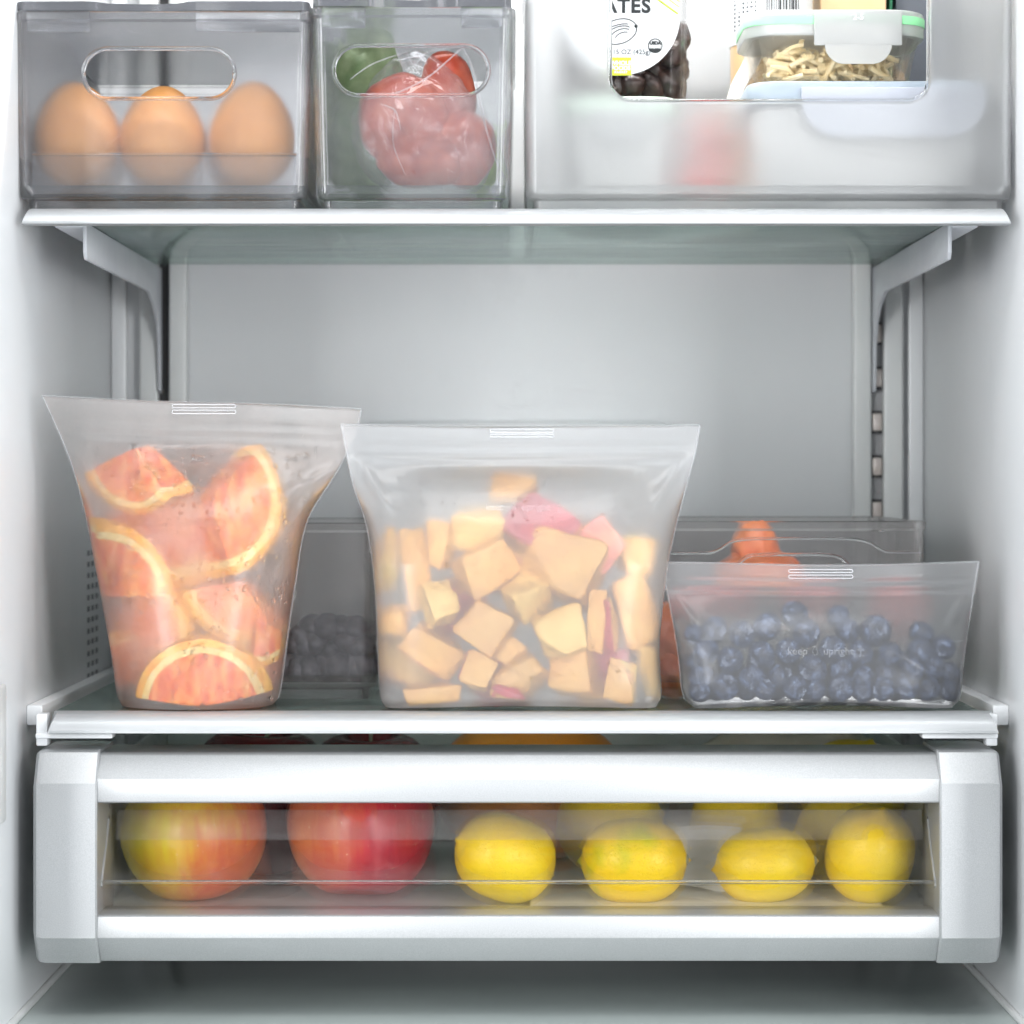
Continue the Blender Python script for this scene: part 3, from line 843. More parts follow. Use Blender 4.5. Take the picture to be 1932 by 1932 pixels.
def outline(bag, x0, x1, y0, y1, r=.00022):
    pts = rr2((x0 + x1) / 2, (y0 + y1) / 2, (x1 - x0) / 2, (y1 - y0) / 2, 2.6, 4)
    ps = [bag.on(x, y, .0003) for x, y in pts]
    ps.append(ps[0]); ps.append(ps[1])
    return tube(ps, r, 6)
def droplets(bag, n, x0, x1, y0, y1, rmin, rmax, seed, dens=None):
    rnd = random.Random(seed)
    vs = []; fs = []
    rings = 3; seg = 8
    k = 0
    while k < n:
        x, y = rnd.uniform(x0, x1), rnd.uniform(y0, y1)
        yc, d, xc, hw = bag.row(y)
        u = (PX(x, yc) - xc) / hw
        if abs(u) > .93: continue
        if dens and rnd.random() > dens(x, y): continue
        k += 1
        r = rmin + (rmax - rmin) * rnd.random() ** 3
        c0 = bag.on(x, y, .00005); e = rnd.uniform(1, 1.35)
        b0 = len(vs)
        vs.append(c0 + Vector((0, -r * .55, 0)))
        for q in range(1, rings + 1):
            a = q / rings * math.pi / 2
            for j in range(seg):
                f = 2 * math.pi * j / seg
                vs.append(c0 + Vector((r * math.sin(a) * math.cos(f), -r * .55 * math.cos(a) + (.0002 if q == rings else 0), e * r * math.sin(a) * math.sin(f))))
        for j in range(seg): fs.append((b0, b0 + 1 + (j + 1) % seg, b0 + 1 + j))
        for q in range(rings - 1):
            for j in range(seg):
                a = b0 + 1 + q * seg; j2 = (j + 1) % seg
                fs.append((a + j, a + j2, a + seg + j2, a + seg + j))
        fs.append(tuple(b0 + 1 + (rings - 1) * seg + j for j in range(seg)))
    return mesh_from(vs, fs, 60)
def make_bag(bag, label, mat, marks, word=None):
    m = bag.mesh()
    bs = base_of(m)
    t = thing('silicone_bag', label, 'bag', bs)
    obj('pouch', m, mat, t)
    for u in (-1, 1):
        ps = [bag.pt(u, bag.y0 + (bag.y1 - 10 - bag.y0) * k / 40, 1) + Vector((0, 0, bag.dz)) for k in range(41)]
        obj('side_seam', tube(ps, .0007, 8), M['seam'], t)
    ps = [bag.pt(-.998 + 1.996 * k / 40, bag.y0, 0) + Vector((0, 0, bag.dz)) for k in range(41)]
    obj('top_edge', tube(ps, .0006, 8), M['seam'], t)
    for x0, x1, ya, yb in marks:
        obj('grip_line', outline(bag, x0, x1, ya, yb), M['emboss'], t)
    if word:
        cx, cy, h = word
        ms = []
        a = text_mesh('keep', h, .00006, ext=.0002); moved(a, (PX(cx - 41, .01), 0, PZ(cy, .01) + bag.dz)); ms.append(a)
        a = text_mesh('upright', h, .00006, ext=.0002); moved(a, (PX(cx + 36, .01), 0, PZ(cy, .01) + bag.dz)); ms.append(a)
        obj('moulded_words', bag.conform(join(ms), .0006), M['emboss_soft'], t)
        dp = []
        for i in range(17):                                        # drop outline
            f = 2 * math.pi * i / 16
            r = 6.2
            xx = r * .8 * math.sin(f); yy = r * -math.cos(f)
            if yy < 0: xx *= (1 + yy / r) ** .5 if yy > -r else 0; yy *= 1.7
            dp.append(bag.on(cx - 7 + xx, cy + yy + 1, .0003))
        obj('moulded_drop', tube(dp, .00022, 6), M['emboss_soft'], t)
        ar = [(0, 9), (0, -7), None, (-6, -2), (0, -9), (6, -2), (-6, -2), None, (-6, 9), (6, 9)]
        seg = []; cur = []
        for q in ar + [None]:
            if q is None:
                if len(cur) > 1: seg.append(tube([bag.on(cx + 79 + x, cy + y, .0003) for x, y in cur], .00022, 6))
                cur = []
            else: cur.append(q)
        obj('moulded_arrow', join(seg), M['emboss_soft'], t)
    return t

bag1 = Bag([(754, 82), (794, 100), (867, 131), (927, 150), (1017, 170), (1141, 193), (1274, 216), (1327, 223), (1345, 231)],
           [(754, 682), (804, 672), (854, 651), (907, 623), (971, 587), (1021, 571), (1104, 558), (1211, 543), (1311, 530), (1337, 524), (1345, 517)],
           [(754, .0012), (825, .0030), (867, .010), (927, .023), (1017, .036), (1141, .042), (1274, .0445), (1330, .0435), (1345, .040)],
           [(754, .042), (900, .045), (1345, .051)], [(800, .0010, 6), (822, .0013, 6)], 754, 1345,
           lambda u: -.0035 * (u + 1) + .0004 * math.sin(4 * u), 2.3, 0, .004, 1, [(648, 868, 560, 925, .0032, 13), (150, 860, 190, 940, .0016, 12), (590, 890, 545, 1000, -.002, 14)])
bag2 = Bag([(807, 644), (849, 652), (923, 668), (994, 691), (1071, 704), (1160, 711), (1294, 716), (1331, 719), (1345, 728)],
           [(807, 1320), (849, 1313), (934, 1291), (1012, 1272), (1090, 1257), (1168, 1248), (1231, 1243), (1275, 1244), (1323, 1247), (1345, 1238)],
           [(807, .0012), (868, .0032), (890, .008), (934, .019), (1012, .030), (1090, .034), (1294, .035), (1331, .034), (1345, .030)],
           [(807, .036), (1345, .041)], [(848, .0011, 6), (872, .0016, 6)], 807, 1345,
           lambda u: -.0013 * (1 - u * u) + .0002 * math.sin(6 * u), 4.2, .0024, .002, 2, [(672, 866, 738, 968, .0026, 10), (1296, 862, 1226, 965, .0026, 10), (735, 900, 790, 960, -.0012, 16), (1235, 905, 1170, 960, -.0012, 16)])
bag3 = Bag([(1067, 1249), (1107, 1256), (1184, 1271), (1260, 1282), (1306, 1286), (1333, 1295), (1342, 1307)],
           [(1067, 1848), (1115, 1839), (1191, 1826), (1260, 1816), (1298, 1812), (1325, 1809), (1342, 1795)],
           [(1067, .0012), (1118, .0030), (1135, .0072), (1165, .0140), (1200, .0195), (1245, .0238), (1300, .026), (1333, .024), (1342, .020)],
           [(1067, .030), (1342, .033)], [(1100, .0012, 5), (1119, .0016, 5)], 1067, 1342,
           lambda u: .0010 * math.sin(2.6 * u - 1.9) + .0004 * u, 3.6, .0030, .003, 4, [(1276, 1130, 1312, 1185, .0016, 7), (1822, 1130, 1780, 1190, .0016, 8), (1640, 1215, 1770, 1285, .0013, 16)])
bt1 = make_bag(bag1, 'tall frosted silicone bag of orange wedges with wet fogged sides', M['silicone_wet'], [(325, 445, 769, 775.5), (325, 445, 780, 786.5)])
bt2 = make_bag(bag2, 'wide frosted silicone bag of cut apple chunks in the middle of the shelf', M['silicone'], [(925, 1044.5, 815.5, 821.5), (925, 1044.5, 825, 830.5)], (975, 963, .0056))
bt3 = make_bag(bag3, 'low frosted silicone bag of blueberries beside the apple bag', M['silicone_clear'], [(1488, 1609, 1078, 1083.5), (1488, 1609, 1088.5, 1094.5)], (1545, 1232, .0060))
obj('droplets', droplets(bag1, 1000, 140, 600, 828, 1335, .00035, .0015, 3, lambda x, y: (.35 + .65 * noise.noise(Vector((x * .012, y * .012, 3)))) ** 1), M['water'], bt1, kind='stuff')
obj('droplets', droplets(bag2, 190, 715, 1245, 930, 1335, .0003, .0012, 5, lambda x, y: .25 + .75 * max(0, noise.noise(Vector((x * .011, y * .011, 7)))) + (1.2 if x > 1050 and y > 1240 else 0)), M['water'], bt2, kind='stuff')

# ------------------------------------------------------------------ orange wedges
def wedge(ax, ay, back, rpx, a0, a1, T, rot, label, seed):
    bagY = bag1.front(ax + .6 * rpx * math.cos(R((a0 + a1) / 2)), ay - .6 * rpx * math.sin(R((a0 + a1) / 2)))
    Y = bagY + .0018 + T / 2 + back
    c0 = P(ax, ay, Y); c0.z += bag1.dz
    rad = rpx * K * (D0 + Y)
    rm = Matrix.Translation(c0) @ E3(*rot)
    n = 22
    def shell(r0, r1, t0, t1, amp, shrink):
        rows = []
        aa0, aa1 = R(a0) + shrink / rad, R(a1) - shrink / rad
        for i in range(n + 1):
            a = aa0 + (aa1 - aa0) * i / n
            ring = []
            steps = [(r0, -t0), (r0 + (r1 - r0) * .33, -(t0 + (t1 - t0) * .33)), (r0 + (r1 - r0) * .66, -(t0 + (t1 - t0) * .66)), (r1, -t1), (r1 * 1.012, 0), (r1, t1), (r0 + (r1 - r0) * .5, (t0 + t1) / 2), (r0, t0)]
            for r, y in steps:
                p = Vector((r * math.cos(a), y, r * math.sin(a)))
                p += p.normalized() * .0007 * noise.noise(p * 60 + Vector((seed * 5, 0, 0))) if p.length > 1e-6 else p
                q = p * 210 + Vector((seed * 3, 0, 0))
                p += Vector((noise.noise(q), noise.noise(q + Vector((5, 0, 0))), noise.noise(q + Vector((0, 5, 0))))) * amp
                ring.append(p)
            rows.append(ring)
        m = loft(rows, True, True, 40)
        m.transform(rm); return bag1.press(m)
    t = thing('orange_wedge', label, 'orange wedge', c0, 'orange wedges in the tall bag')
    h = T / 2
    obj('flesh', shell(.05 * rad, .80 * rad, h * .62, h * .96, .0008, 0), M['flesh'], t)
    obj('pith', shell(.80 * rad, .90 * rad, h * .97, h * .96, .0004, .0002), M['pith'], t)
    obj('rind', shell(.90 * rad, 1.0 * rad, h * .97, h * .80, .0003, -.0001), M['rind'], t)
    return t
wedge(270, 848, .000, 128, -158, -46, .024, (8, 0, -36), 'orange wedge at the upper left of the tall bag, rind curving below', 1)
wedge(385, 948, .000, 150, -80, 42, .026, (-6, 0, 36), 'largest orange wedge at the upper right, rind towards the right side', 2)
wedge(180, 1128, .001, 142, 2, 96, .022, (10, 0, 20), 'orange wedge at the left with a long thin rind arc', 3)
wedge(385, 1334, .001, 128, 12, 172, .024, (6, 0, 0), 'half round orange slice standing on the bottom of the tall bag', 4)
wedge(478, 1170, .001, 92, -96, -30, .020, (0, 0, 20), 'small orange piece near the right side, low in the tall bag', 5)
wedge(265, 1300, .048, 110, 40, 150, .022, (0, 0, 0), 'blurred orange slice behind, at the lower left of the tall bag', 8)
wedge(325, 925, .056, 190, -150, -30, .024, (0, 0, 0), 'deep blurred orange wedge in the gap between the upper wedges', 10)
wedge(250, 1200, .052, 120, -30, 80, .024, (0, 0, 0), 'deep blurred orange wedge at the lower left', 11)
wedge(455, 1100, .054, 115, -170, -60, .024, (0, 0, 15), 'deep blurred orange wedge at the right, half way down', 12)
wedge(480, 1300, .050, 105, 60, 180, .024, (0, 0, 10), 'deep blurred orange wedge in the lower right corner', 13)

# ------------------------------------------------------------------ apple chunks
def chunk(i, zx, zy, wz, hz, ang, back, side, skin, pale, label):
    rnd = random.Random(i * 13 + 5)
    px, py = 715.6 + zx * .2901, 882.5 + zy * .2901
    W, H = wz * .2901 * .0003 * 1.10, hz * .2901 * .0003 * 1.10
    T = min(.030, .75 * min(W, H) + .004)
    b = bmesh.new()
    cor = [Vector((x * .5, y * .5, z * .5)) for x in (-1, 1) for y in (-1, 1) for z in (-1, 1)]
    cor = [q + Vector((rnd.uniform(-.16, .16), rnd.uniform(-.12, .12), rnd.uniform(-.16, .16))) for q in cor]
    drop = rnd.choice([0, 1, 1, 2])                              # knife cuts take corners off
    for _ in range(drop):
        q = rnd.choice(cor); nb = sorted(cor, key=lambda k: (k - q).length)[1:4]
        cor.remove(q); cor += [q.lerp(k, rnd.uniform(.35, .75)) for k in nb]
    for q in cor:
        if q.y > 0: q.x *= .84; q.z *= .84
        b.verts.new(q)
    hull = bmesh.ops.convex_hull(b, input=list(b.verts))
    bmesh.ops.delete(b, geom=[g for g in hull['geom_interior'] if isinstance(g, bmesh.types.BMVert)] , context='VERTS')
    bmesh.ops.dissolve_limit(b, angle_limit=R(14), verts=list(b.verts), edges=list(b.edges))
    bmesh.ops.bevel(b, geom=list(b.edges), offset=.085, segments=3, profile=.55, affect='EDGES')
    bmesh.ops.triangulate(b, faces=list(b.faces))
    bmesh.ops.subdivide_edges(b, edges=list(b.edges), cuts=1, use_grid_fill=True)
    bmesh.ops.smooth_vert(b, verts=list(b.verts), factor=.5, use_axis_x=True, use_axis_y=True, use_axis_z=True)
    nd = {'r': Vector((1, 0, 0)), 'l': Vector((-1, 0, 0)), 'f': Vector((0, -1, 0)), 'b': Vector((0, 1, 0)), 'd': Vector((0, 0, -1)), 'u': Vector((0, 0, 1))}[side]
    for v in b.verts:
        q = v.co
        bul = max(0, q.dot(nd) - .30) * max(0, 1.0 - (q - nd * q.dot(nd)).length_squared * 1.5)
        v.co = q + nd * bul * (.30 if side == 'f' else .5) + Vector((noise.noise(q * 3 + Vector((i, 0, 0))), noise.noise(q * 3 + Vector((0, i, 0))), noise.noise(q * 3 + Vector((0, 0, i))))) * .06
        v.co = Vector((v.co.x * W, v.co.y * T, v.co.z * H))
    b.normal_update()
    sk = [f for f in b.faces if f.normal.dot(nd) > .62]
    fr = max(0.0, back) + .0016
    Y = bag2.front(px, py) + fr + T * .55
    # pull forward faces to the sheet, keep the whole chunk inside
    c0 = P(px, py, Y); c0.z += bag2.dz * .6
    rm = Matrix.Translation(c0) @ E3(rnd.uniform(-26, 26), ang, rnd.uniform(-30, 30))
    fm = bpy.data.meshes.new('m'); b.to_mesh(fm)
    b2 = b.copy(); b2.faces.ensure_lookup_table()
    keep = set(f.index for f in sk) if False else None
    b.faces.index_update()
    ids = set(f.index for f in sk)
    b2.faces.index_update()
    bmesh.ops.delete(b2, geom=[f for f in b2.faces if f.normal.dot(nd) <= .62], context='FACES')
    for v in b2.verts: v.co += nd * .00035
    sm = bpy.data.meshes.new('m'); b2.to_mesh(sm); b.free(); b2.free()
    # thin peel with real thickness
    bb = bmesh.new(); bb.from_mesh(sm); bmesh.ops.solidify(bb, geom=list(bb.faces), thickness=.0004); bb.to_mesh(sm); bb.free()
    for m in (fm, sm): smooth(m, 50); m.transform(rm)
    gapmin = 1
    for v in fm.vertices:
        yp = min(max(VY - (v.co.z - bag2.dz) / (K * (D0 + v.co.y)), bag2.y0 + 30), bag2.y1 - 6)
        xp = v.co.x / (K * (D0 + v.co.y)) + VX
        gapmin = min(gapmin, v.co.y - bag2.front(xp, yp))
    for m in (fm, sm):
        m.transform(Matrix.Translation((0, .0006 + max(0, back) - gapmin, 0))); bag2.press(m, .0012 if m is fm else .0008)
    t = thing('apple_chunk', label, 'apple chunk', c0, 'apple chunks in the wide bag')
    obj('flesh', fm, M['apple_pale' if pale else 'apple_flesh'], t)
    obj('peel', sm, M[{'r': 'apple_skin', 'p': 'apple_skin_pink', 'g': 'apple_skin_green'}[skin]], t)
CH = [(880, 180, 320, 190, 4, .022, 'b', 'g', 0, 'topmost apple chunk of the pile, blurred'),
      (650, 420, 270, 210, 0, .014, 'b', 'r', 1, 'pale blurred apple chunk just below the topmost one'),
      (1080, 420, 360, 330, 28, .010, 'f', 'r', 0, 'apple chunk showing its magenta peel near the top of the pile'),
      (1240, 670, 470, 380, 24, .000, 'b', 'r', 0, 'largest apple chunk, flat tan cut face against the bag'),
      (1440, 500, 200, 290, -35, .010, 'f', 'p', 0, 'apple chunk with salmon peel behind the largest chunk'),
      (1640, 580, 190, 230, 0, .020, 'u', 'g', 0, 'blurred yellow green chunk at the upper right of the pile'),
      (240, 640, 135, 480, -7, .002, 'b', 'g', 0, 'tall narrow apple wedge standing at the left of the pile'),
      (400, 520, 140, 250, 0, .016, 'b', 'p', 0, 'blurred orange tan chunk behind the tall narrow wedge'),
      (75, 640, 110, 420, 0, .010, 'f', 'g', 0, 'yellow and red peeled chunk pressed against the left seam'),
      (655, 670, 320, 250, -30, .007, 'b', 'r', 0, 'beige three cornered chunk left of the largest chunk'),
      (390, 880, 200, 300, -12, .000, 'r', 'r', 1, 'pale chunk with a dark red peel edge, below the tall narrow wedge'),
      (960, 870, 215, 250, -33, .000, 'r', 'r', 1, 'pale tilted chunk under the lower left corner of the largest chunk'),
      (700, 1035, 310, 230, 32, .003, 'b', 'r', 0, 'beige chunk in the centre of the pile'),
      (1170, 1110, 290, 270, -8, .000, 'b', 'g', 1, 'bright cream chunk below the largest chunk'),
      (1400, 1000, 110, 360, 0, .005, 'b', 'r', 0, 'tan slab standing right of the bright cream chunk'),
      (1490, 1000, 90, 370, -2, .006, 'f', 'r', 0, 'thin slab showing a magenta strip of peel'),
      (1640, 950, 190, 400, -12, .002, 'b', 'p', 0, 'tall tan slab at the right side of the pile'),
      (350, 1180, 400, 190, 30, .004, 'd', 'r', 0, 'long beige slice slanting above the lower left wedge'),
      (230, 1300, 400, 250, 30, .000, 'd', 'r', 1, 'large three cornered wedge at the lower left corner'),
      (330, 1480, 340, 120, -6, .000, 'b', 'p', 0, 'flat chunk lying on the bottom at the left'),
      (640, 1350, 200, 190, 25, .000, 'l', 'r', 0, 'small tan chunk with purple peel on its left, near the bottom'),
      (920, 1345, 270, 270, 42, .000, 'd', 'r', 0, 'tan chunk standing on its corner at the bottom centre'),
      (1250, 1360, 260, 240, -3, .000, 'b', 'r', 0, 'squarish cream chunk on the bottom, right of the centre'),
      (1570, 1390, 140, 270, 8, .000, 'r', 'g', 0, 'yellow chunk with greenish peel near the lower right corner'),
      (800, 1180, 260, 150, 28, .010, 'd', 'r', 0, 'beige chunk half hidden behind the centre of the pile'),
      (820, 1475, 200, 90, 4, .002, 'f', 'r', 0, 'low chunk with magenta peel on the bottom'),
      (1410, 1470, 220, 110, 0, .010, 'b', 'r', 0, 'brownish chunk on the bottom behind the yellow one'),
      (1745, 1300, 110, 330, 0, .000, 'b', 'p', 1, 'whitish slab against the right seam'),
      (110, 1010, 200, 160, 0, .012, 'b', 'r', 0, 'blurred chunk behind at the left, half way down'),
      (560, 900, 300, 260, 0, .022, 'f', 'r', 0, 'added dark peeled chunk shading the gaps deep behind the pale chunks'),  # added from here on: dark peel turned forward imitates shade in the gaps
      (900, 650, 300, 260, 10, .022, 'f', 'r', 0, 'added dark peeled chunk shading the gaps deep behind the centre of the pile'),
      (760, 1380, 340, 240, 0, .022, 'f', 'r', 0, 'added dark peeled chunk shading the gaps deep behind the bottom centre'),
      (1420, 1330, 330, 300, 0, .022, 'f', 'r', 0, 'added dark peeled chunk shading the gaps deep behind the lower right')]
for i, a in enumerate(CH): chunk(i, *a)

# ------------------------------------------------------------------ blueberries
def berry_meshes(seed):
    prof = []
    n = 14
    for i in range(n + 1):
        a = math.pi * i / n
        rr, z = math.sin(a), -math.cos(a) * .88
        prof.append((rr if 0 < i < n else 0, z))
    m = lathe(prof, 20, 180)
    for v in m.vertices:
        q = v.co.copy()
        r = math.hypot(q.x, q.y)
        if q.z > 0 and r < .45: v.co.z -= .20 * (1 - (r / .45) ** 2)
        v.co *= 1 + .045 * noise.noise(q * 1.6 + Vector((seed, 0, 0)))
    # five pointed crown
    vs = []; fs = []
    k = 30
    for ring, (r0, z0) in enumerate(((.12, .64), (.22, .76), (.31, .86), (.25, .79), (.12, .67))):
        for j in range(k):
            a = 2 * math.pi * j / k
            st = .5 + .5 * math.cos(5 * a)
            rr = r0 * (1 + (.38 * st if ring == 2 else 0)); zz = z0 + (.06 * (st - .5) if ring == 2 else 0)
            vs.append((rr * math.cos(a), rr * math.sin(a), zz))
    for ring in range(4):
        for j in range(k):
            j2 = (j + 1) % k
            fs.append((ring * k + j, ring * k + j2, (ring + 1) * k + j2, (ring + 1) * k + j))
    cm = mesh_from(vs, fs, 60)
    return m, cm
BM = [berry_meshes(s * 3.7) for s in range(5)]
for a, b2 in BM:
    a.materials.append(M['berry']); b2.materials.append(M['calyx'])
def berry(c0, r, k, rot, label, group):
    bmh, cmh = BM[k % 5]
    o = bpy.data.objects.new('blueberry', bmh)
    o.location = c0; o.scale = (r, r, r); o.rotation_euler = rot
    COL.objects.link(o)
    tag(o, label, 'blueberry', group)
    ch = bpy.data.objects.new('calyx', cmh); COL.objects.link(ch); ch.parent = o
    return o
rowsB = [('top', [(310, 640, 50), (410, 620, 64), (540, 640, 64), (665, 605, 72), (800, 545, 66), (860, 635, 68), (1015, 555, 58), (1062, 625, 60), (1200, 625, 76), (1425, 640, 62)]),
         ('second', [(365, 722, 64), (485, 762, 60), (640, 740, 66), (770, 722, 60), (985, 712, 64), (1125, 732, 60), (1270, 742, 62), (1420, 722, 62), (1530, 705, 58)]),
         ('third', [(345, 850, 60), (595, 856, 66), (730, 846, 62), (890, 812, 70), (1030, 805, 62), (1140, 852, 58), (1255, 840, 60), (1375, 812, 60), (1480, 800, 60), (1555, 825, 50)]),
         ('bottom', [(335, 920, 52), (460, 896, 65), (655, 912, 52), (805, 902, 60), (905, 910, 54), (1030, 898, 66), (1135, 920, 50), (1235, 905, 60), (1350, 900, 60), (1465, 905, 58), (1560, 912, 52)])]
ORD = ['first', 'second', 'third', 'fourth', 'fifth', 'sixth', 'seventh', 'eighth', 'ninth', 'tenth', 'eleventh', 'twelfth', 'thirteenth']
rb = random.Random(11)
kk = 0
for rname, lst in rowsB:
    for i, (zx, zy, zr) in enumerate(sorted(lst)):
        px, py = 1192.6 + zx * .3827, 954 + zy * .3827
        r = zr * .3827 * .000304 * 1.07
        lay = .0 if rname in ('bottom', 'second') else .004
        Y = bag3.front(px, py) + .0020 + r + lay * rb.random() * 1.2
        c0 = P(px, py, Y); c0.z += bag3.dz * .5
        c0.z = max(c0.z, ZL1 + .0036 + r * .88)
        face = rb.random()
        rot = (R(90 + rb.uniform(-35, 35)), rb.uniform(-.7, .7), rb.uniform(-.8, .8)) if face < .55 else (rb.uniform(0, 6), rb.uniform(0, 6), rb.uniform(0, 6))
        berry(c0, r, kk, rot, '%s blueberry from the left in the %s row of the low bag' % (ORD[i], rname), 'blueberries in the low bag'); kk += 1
ORD += ['thirteenth', 'fourteenth', 'fifteenth', 'sixteenth', 'seventeenth', 'eighteenth', 'nineteenth', 'twentieth', 'twenty-first', 'twenty-second', 'twenty-third', 'twenty-fourth', 'twenty-fifth', 'twenty-sixth'][1:]
for i in range(26):                                               # deeper layer glimpsed between the front ones
    px = 1318 + i * 18.5 + rb.uniform(-4, 4); py = (1250, 1275, 1304)[i % 3] + rb.uniform(-8, 8)
    r = rb.uniform(.0066, .0078)
    c0 = P(px, py, .0345 + rb.uniform(-.001, .004)); c0.z = max(c0.z, ZL1 + .004 + r)
    berry(c0, r, kk, (rb.uniform(0, 6), rb.uniform(0, 6), 0), '%s blueberry from the left in the hidden layer behind the front rows' % ORD[i], 'blueberries in the low bag'); kk += 1
#@@BINS
# ------------------------------------------------------------------ storage bins
def stadium(cx, cz, hw, hh, n=10):
    return rr2(cx, cz, hw, hh, hh * .999, n)
def bin_shell(x0, x1, y0, depth, z0, h, taper, r=.007, th=.0024, foot=.0055, lip=.0012):
    """outer skin up, lip, inner skin down: one watertight tub with a recessed hollow foot"""
    cx, cy = (x0 + x1) / 2, y0 + depth / 2
    hw, hd = (x1 - x0) / 2, depth / 2
    def rg(ins, z, rr): return ringXY(cx, cy, hw - ins, hd - ins, max(.0012, rr), z, 6)
    f = foot
    R_ = [rg(.0080, z0 + f + .0005, r - .004), rg(.0076, z0, r - .004), rg(.0050, z0, r - .003), rg(.0046, z0 + f - .0008, r - .003), rg(.0038, z0 + f, r - .002), rg(.0010, z0 + f + .0006, r - .001),
          rg(.0002, z0 + f + .0022, r), rg(0, z0 + f + .005, r), rg(-taper * .5, z0 + h * .5, r), rg(-taper, z0 + h - .006, r), rg(-taper - lip, z0 + h - .0045, r), rg(-taper - lip, z0 + h - .0008, r),
          rg(-taper - lip + .0008, z0 + h, r), rg(-taper + th * .8, z0 + h, r - .001), rg(-taper + th, z0 + h - .0010, r - .001), rg(-taper * .5 + th, z0 + h * .5, r - .001), rg(th, z0 + f + .008, r - .001), rg(th + .003, z0 + f + .0036, r - .002)]
    return loft(R_, True, True, 28)
def front_cutter(pts, y0, y1):
    return loft([[Vector((x, y0, z)) for x, z in pts], [Vector((x, y1, z)) for x, z in pts]], sharp=180)
def ring_rim(pts, y, r):
    ps = [Vector((x, y, z)) for x, z in pts]
    n = len(ps); rings = []
    cx = sum(p.x for p in ps) / n; cz = sum(p.z for p in ps) / n
    for i, p in enumerate(ps):
        t = (ps[(i + 1) % n] - ps[i - 1]).normalized()
        nrm = Vector((t.z, 0, -t.x))
        rings.append([p + nrm * r * .8 * math.cos(a) + Vector((0, 1, 0)) * r * 1.5 * math.sin(a) for a in [2 * math.pi * j / 10 for j in range(10)]])
    return loft(rings, False, False, 180, close=True)

# --- egg bin
YF = .006
def upper_bin(label, x0, x1, ytop, depth, hole=None, notch=None, mat='bin_smoke', taper=.0022, h=None):
    z0 = ZU1 + .0004
    X0, X1 = PX(x0, YF), PX(x1, YF)
    hh = h or PZ(ytop, YF) - z0
    sh = bin_shell(X0, X1, YF, depth, z0, hh, taper)
    t = thing('storage_bin', label, 'bin', ((X0 + X1) / 2, YF + depth / 2, z0))
    if hole:
        hx0, hx1, hy0, hy1 = hole
        pts = stadium(PX((hx0 + hx1) / 2, YF), PZ((hy0 + hy1) / 2, YF), (PX(hx1, YF) - PX(hx0, YF)) / 2, (PZ(hy0, YF) - PZ(hy1, YF)) / 2)
        sh = boolean(sh, [front_cutter(pts, YF - .02, YF + .012)])
        obj('tub', sh, M[mat], t)
        obj('handle_rim', ring_rim(pts, YF - .0002, .0016), M['rim_clear'], t)
    elif notch:
        nx0, nx1, ny = notch
        pts = rr2((PX(nx0, YF) + PX(nx1, YF)) / 2, PZ(ny, YF) + .15, (PX(nx1, YF) - PX(nx0, YF)) / 2, .15, .0125, 8)
        sh = boolean(sh, [front_cutter(pts, YF - .02, YF + .012)])
        obj('tub', sh, M[mat], t)
        half = [p for p in pts if p[1] < z0 + hh - .006]
        half.sort(key=lambda p: math.atan2(p[0] - PX((nx0 + nx1) / 2, YF), -(p[1] - PZ(ny, YF) - .15)))
        top = z0 + hh - .006
        half = [(half[0][0], top)] + half + [(half[-1][0], top)]
        obj('cutout_rim', tube([(x, YF + .001, z) for x, z in half], .0015, 10), M['rim_clear'], t)
    else:
        obj('tub', sh, M[mat], t)
    return t, X0, X1, z0, hh
def smoke_lid(X0, X1, z, depth, gapx, label):
    """flat lid with a finger notch at its front edge and two downturned front tabs"""
    t = thing('bin_lid', label, 'lid', ((X0 + X1) / 2, YF + depth / 2, z))
    cx = (X0 + X1) / 2; hw = (X1 - X0) / 2
    g0, g1 = gapx
    yf = YF - .0035
    n = 8
    pts = [(X0 - .001, YF + depth), (X0 - .001, yf + .006)]
    pts += [(X0 - .001 + .006 * (1 - math.cos(a)), yf + .006 - .006 * math.sin(a)) for a in [math.pi / 2 * k / n for k in range(1, n + 1)]]
    pts += [(g0 - .006, yf), (g0, yf + .002), (g0 + .006, yf + .007), (g0 + .02, yf + .0095), (g1 - .02, yf + .0095), (g1 - .006, yf + .007), (g1, yf + .002), (g1 + .006, yf)]
    pts += [(X1 + .001 - .006 + .006 * math.sin(a), yf + .006 - .006 * math.cos(a)) for a in [math.pi / 2 * k / n for k in range(0, n + 1)]]
    pts += [(X1 + .001, YF + depth)]
    obj('lid_plate', loft([[Vector((x, y, z + .0006)) for x, y in pts], [Vector((x, y, z + .0056)) for x, y in pts]], sharp=40), M['lid_smoke'], t)
    for a, b2 in ((X0 + .004, g0 - .004), (g1 + .004, X1 - .004)):
        obj('front_tab', box(a, b2, YF + .0036, YF + .0052, z - .011, z + .0004, .0006), M['rim_clear'], t)
    return t
t, X0, X1, z0, hh = upper_bin('smoky clear bin with an oval handle hole holding brown eggs', 34, 580, 23, .285, hole=(157, 443, 92, 186))
smoke_lid(X0, X1, z0 + hh, .285, (PX(181, YF), PX(354, YF)), 'dark smoke lid on the egg bin')
egX0, egX1 = X0, X1
t, X0, X1, z0, hh = upper_bin('narrow clear bin with an oval handle hole holding a plastic food bag', 593, 962, 15, .285, hole=(630, 922, 86, 180), mat='bin_clear')
smoke_lid(X0, X1, z0 + hh, .285, (PX(702, YF), PX(856, YF)), 'dark smoke lid on the narrow bin')
t, X0, X1, z0, hh = upper_bin('wide fogged clear bin with a deep cut-out front full of food containers', 992, 1911, -140, .30, notch=(1150, 1753, 191), mat='bin_fog', taper=.0006)

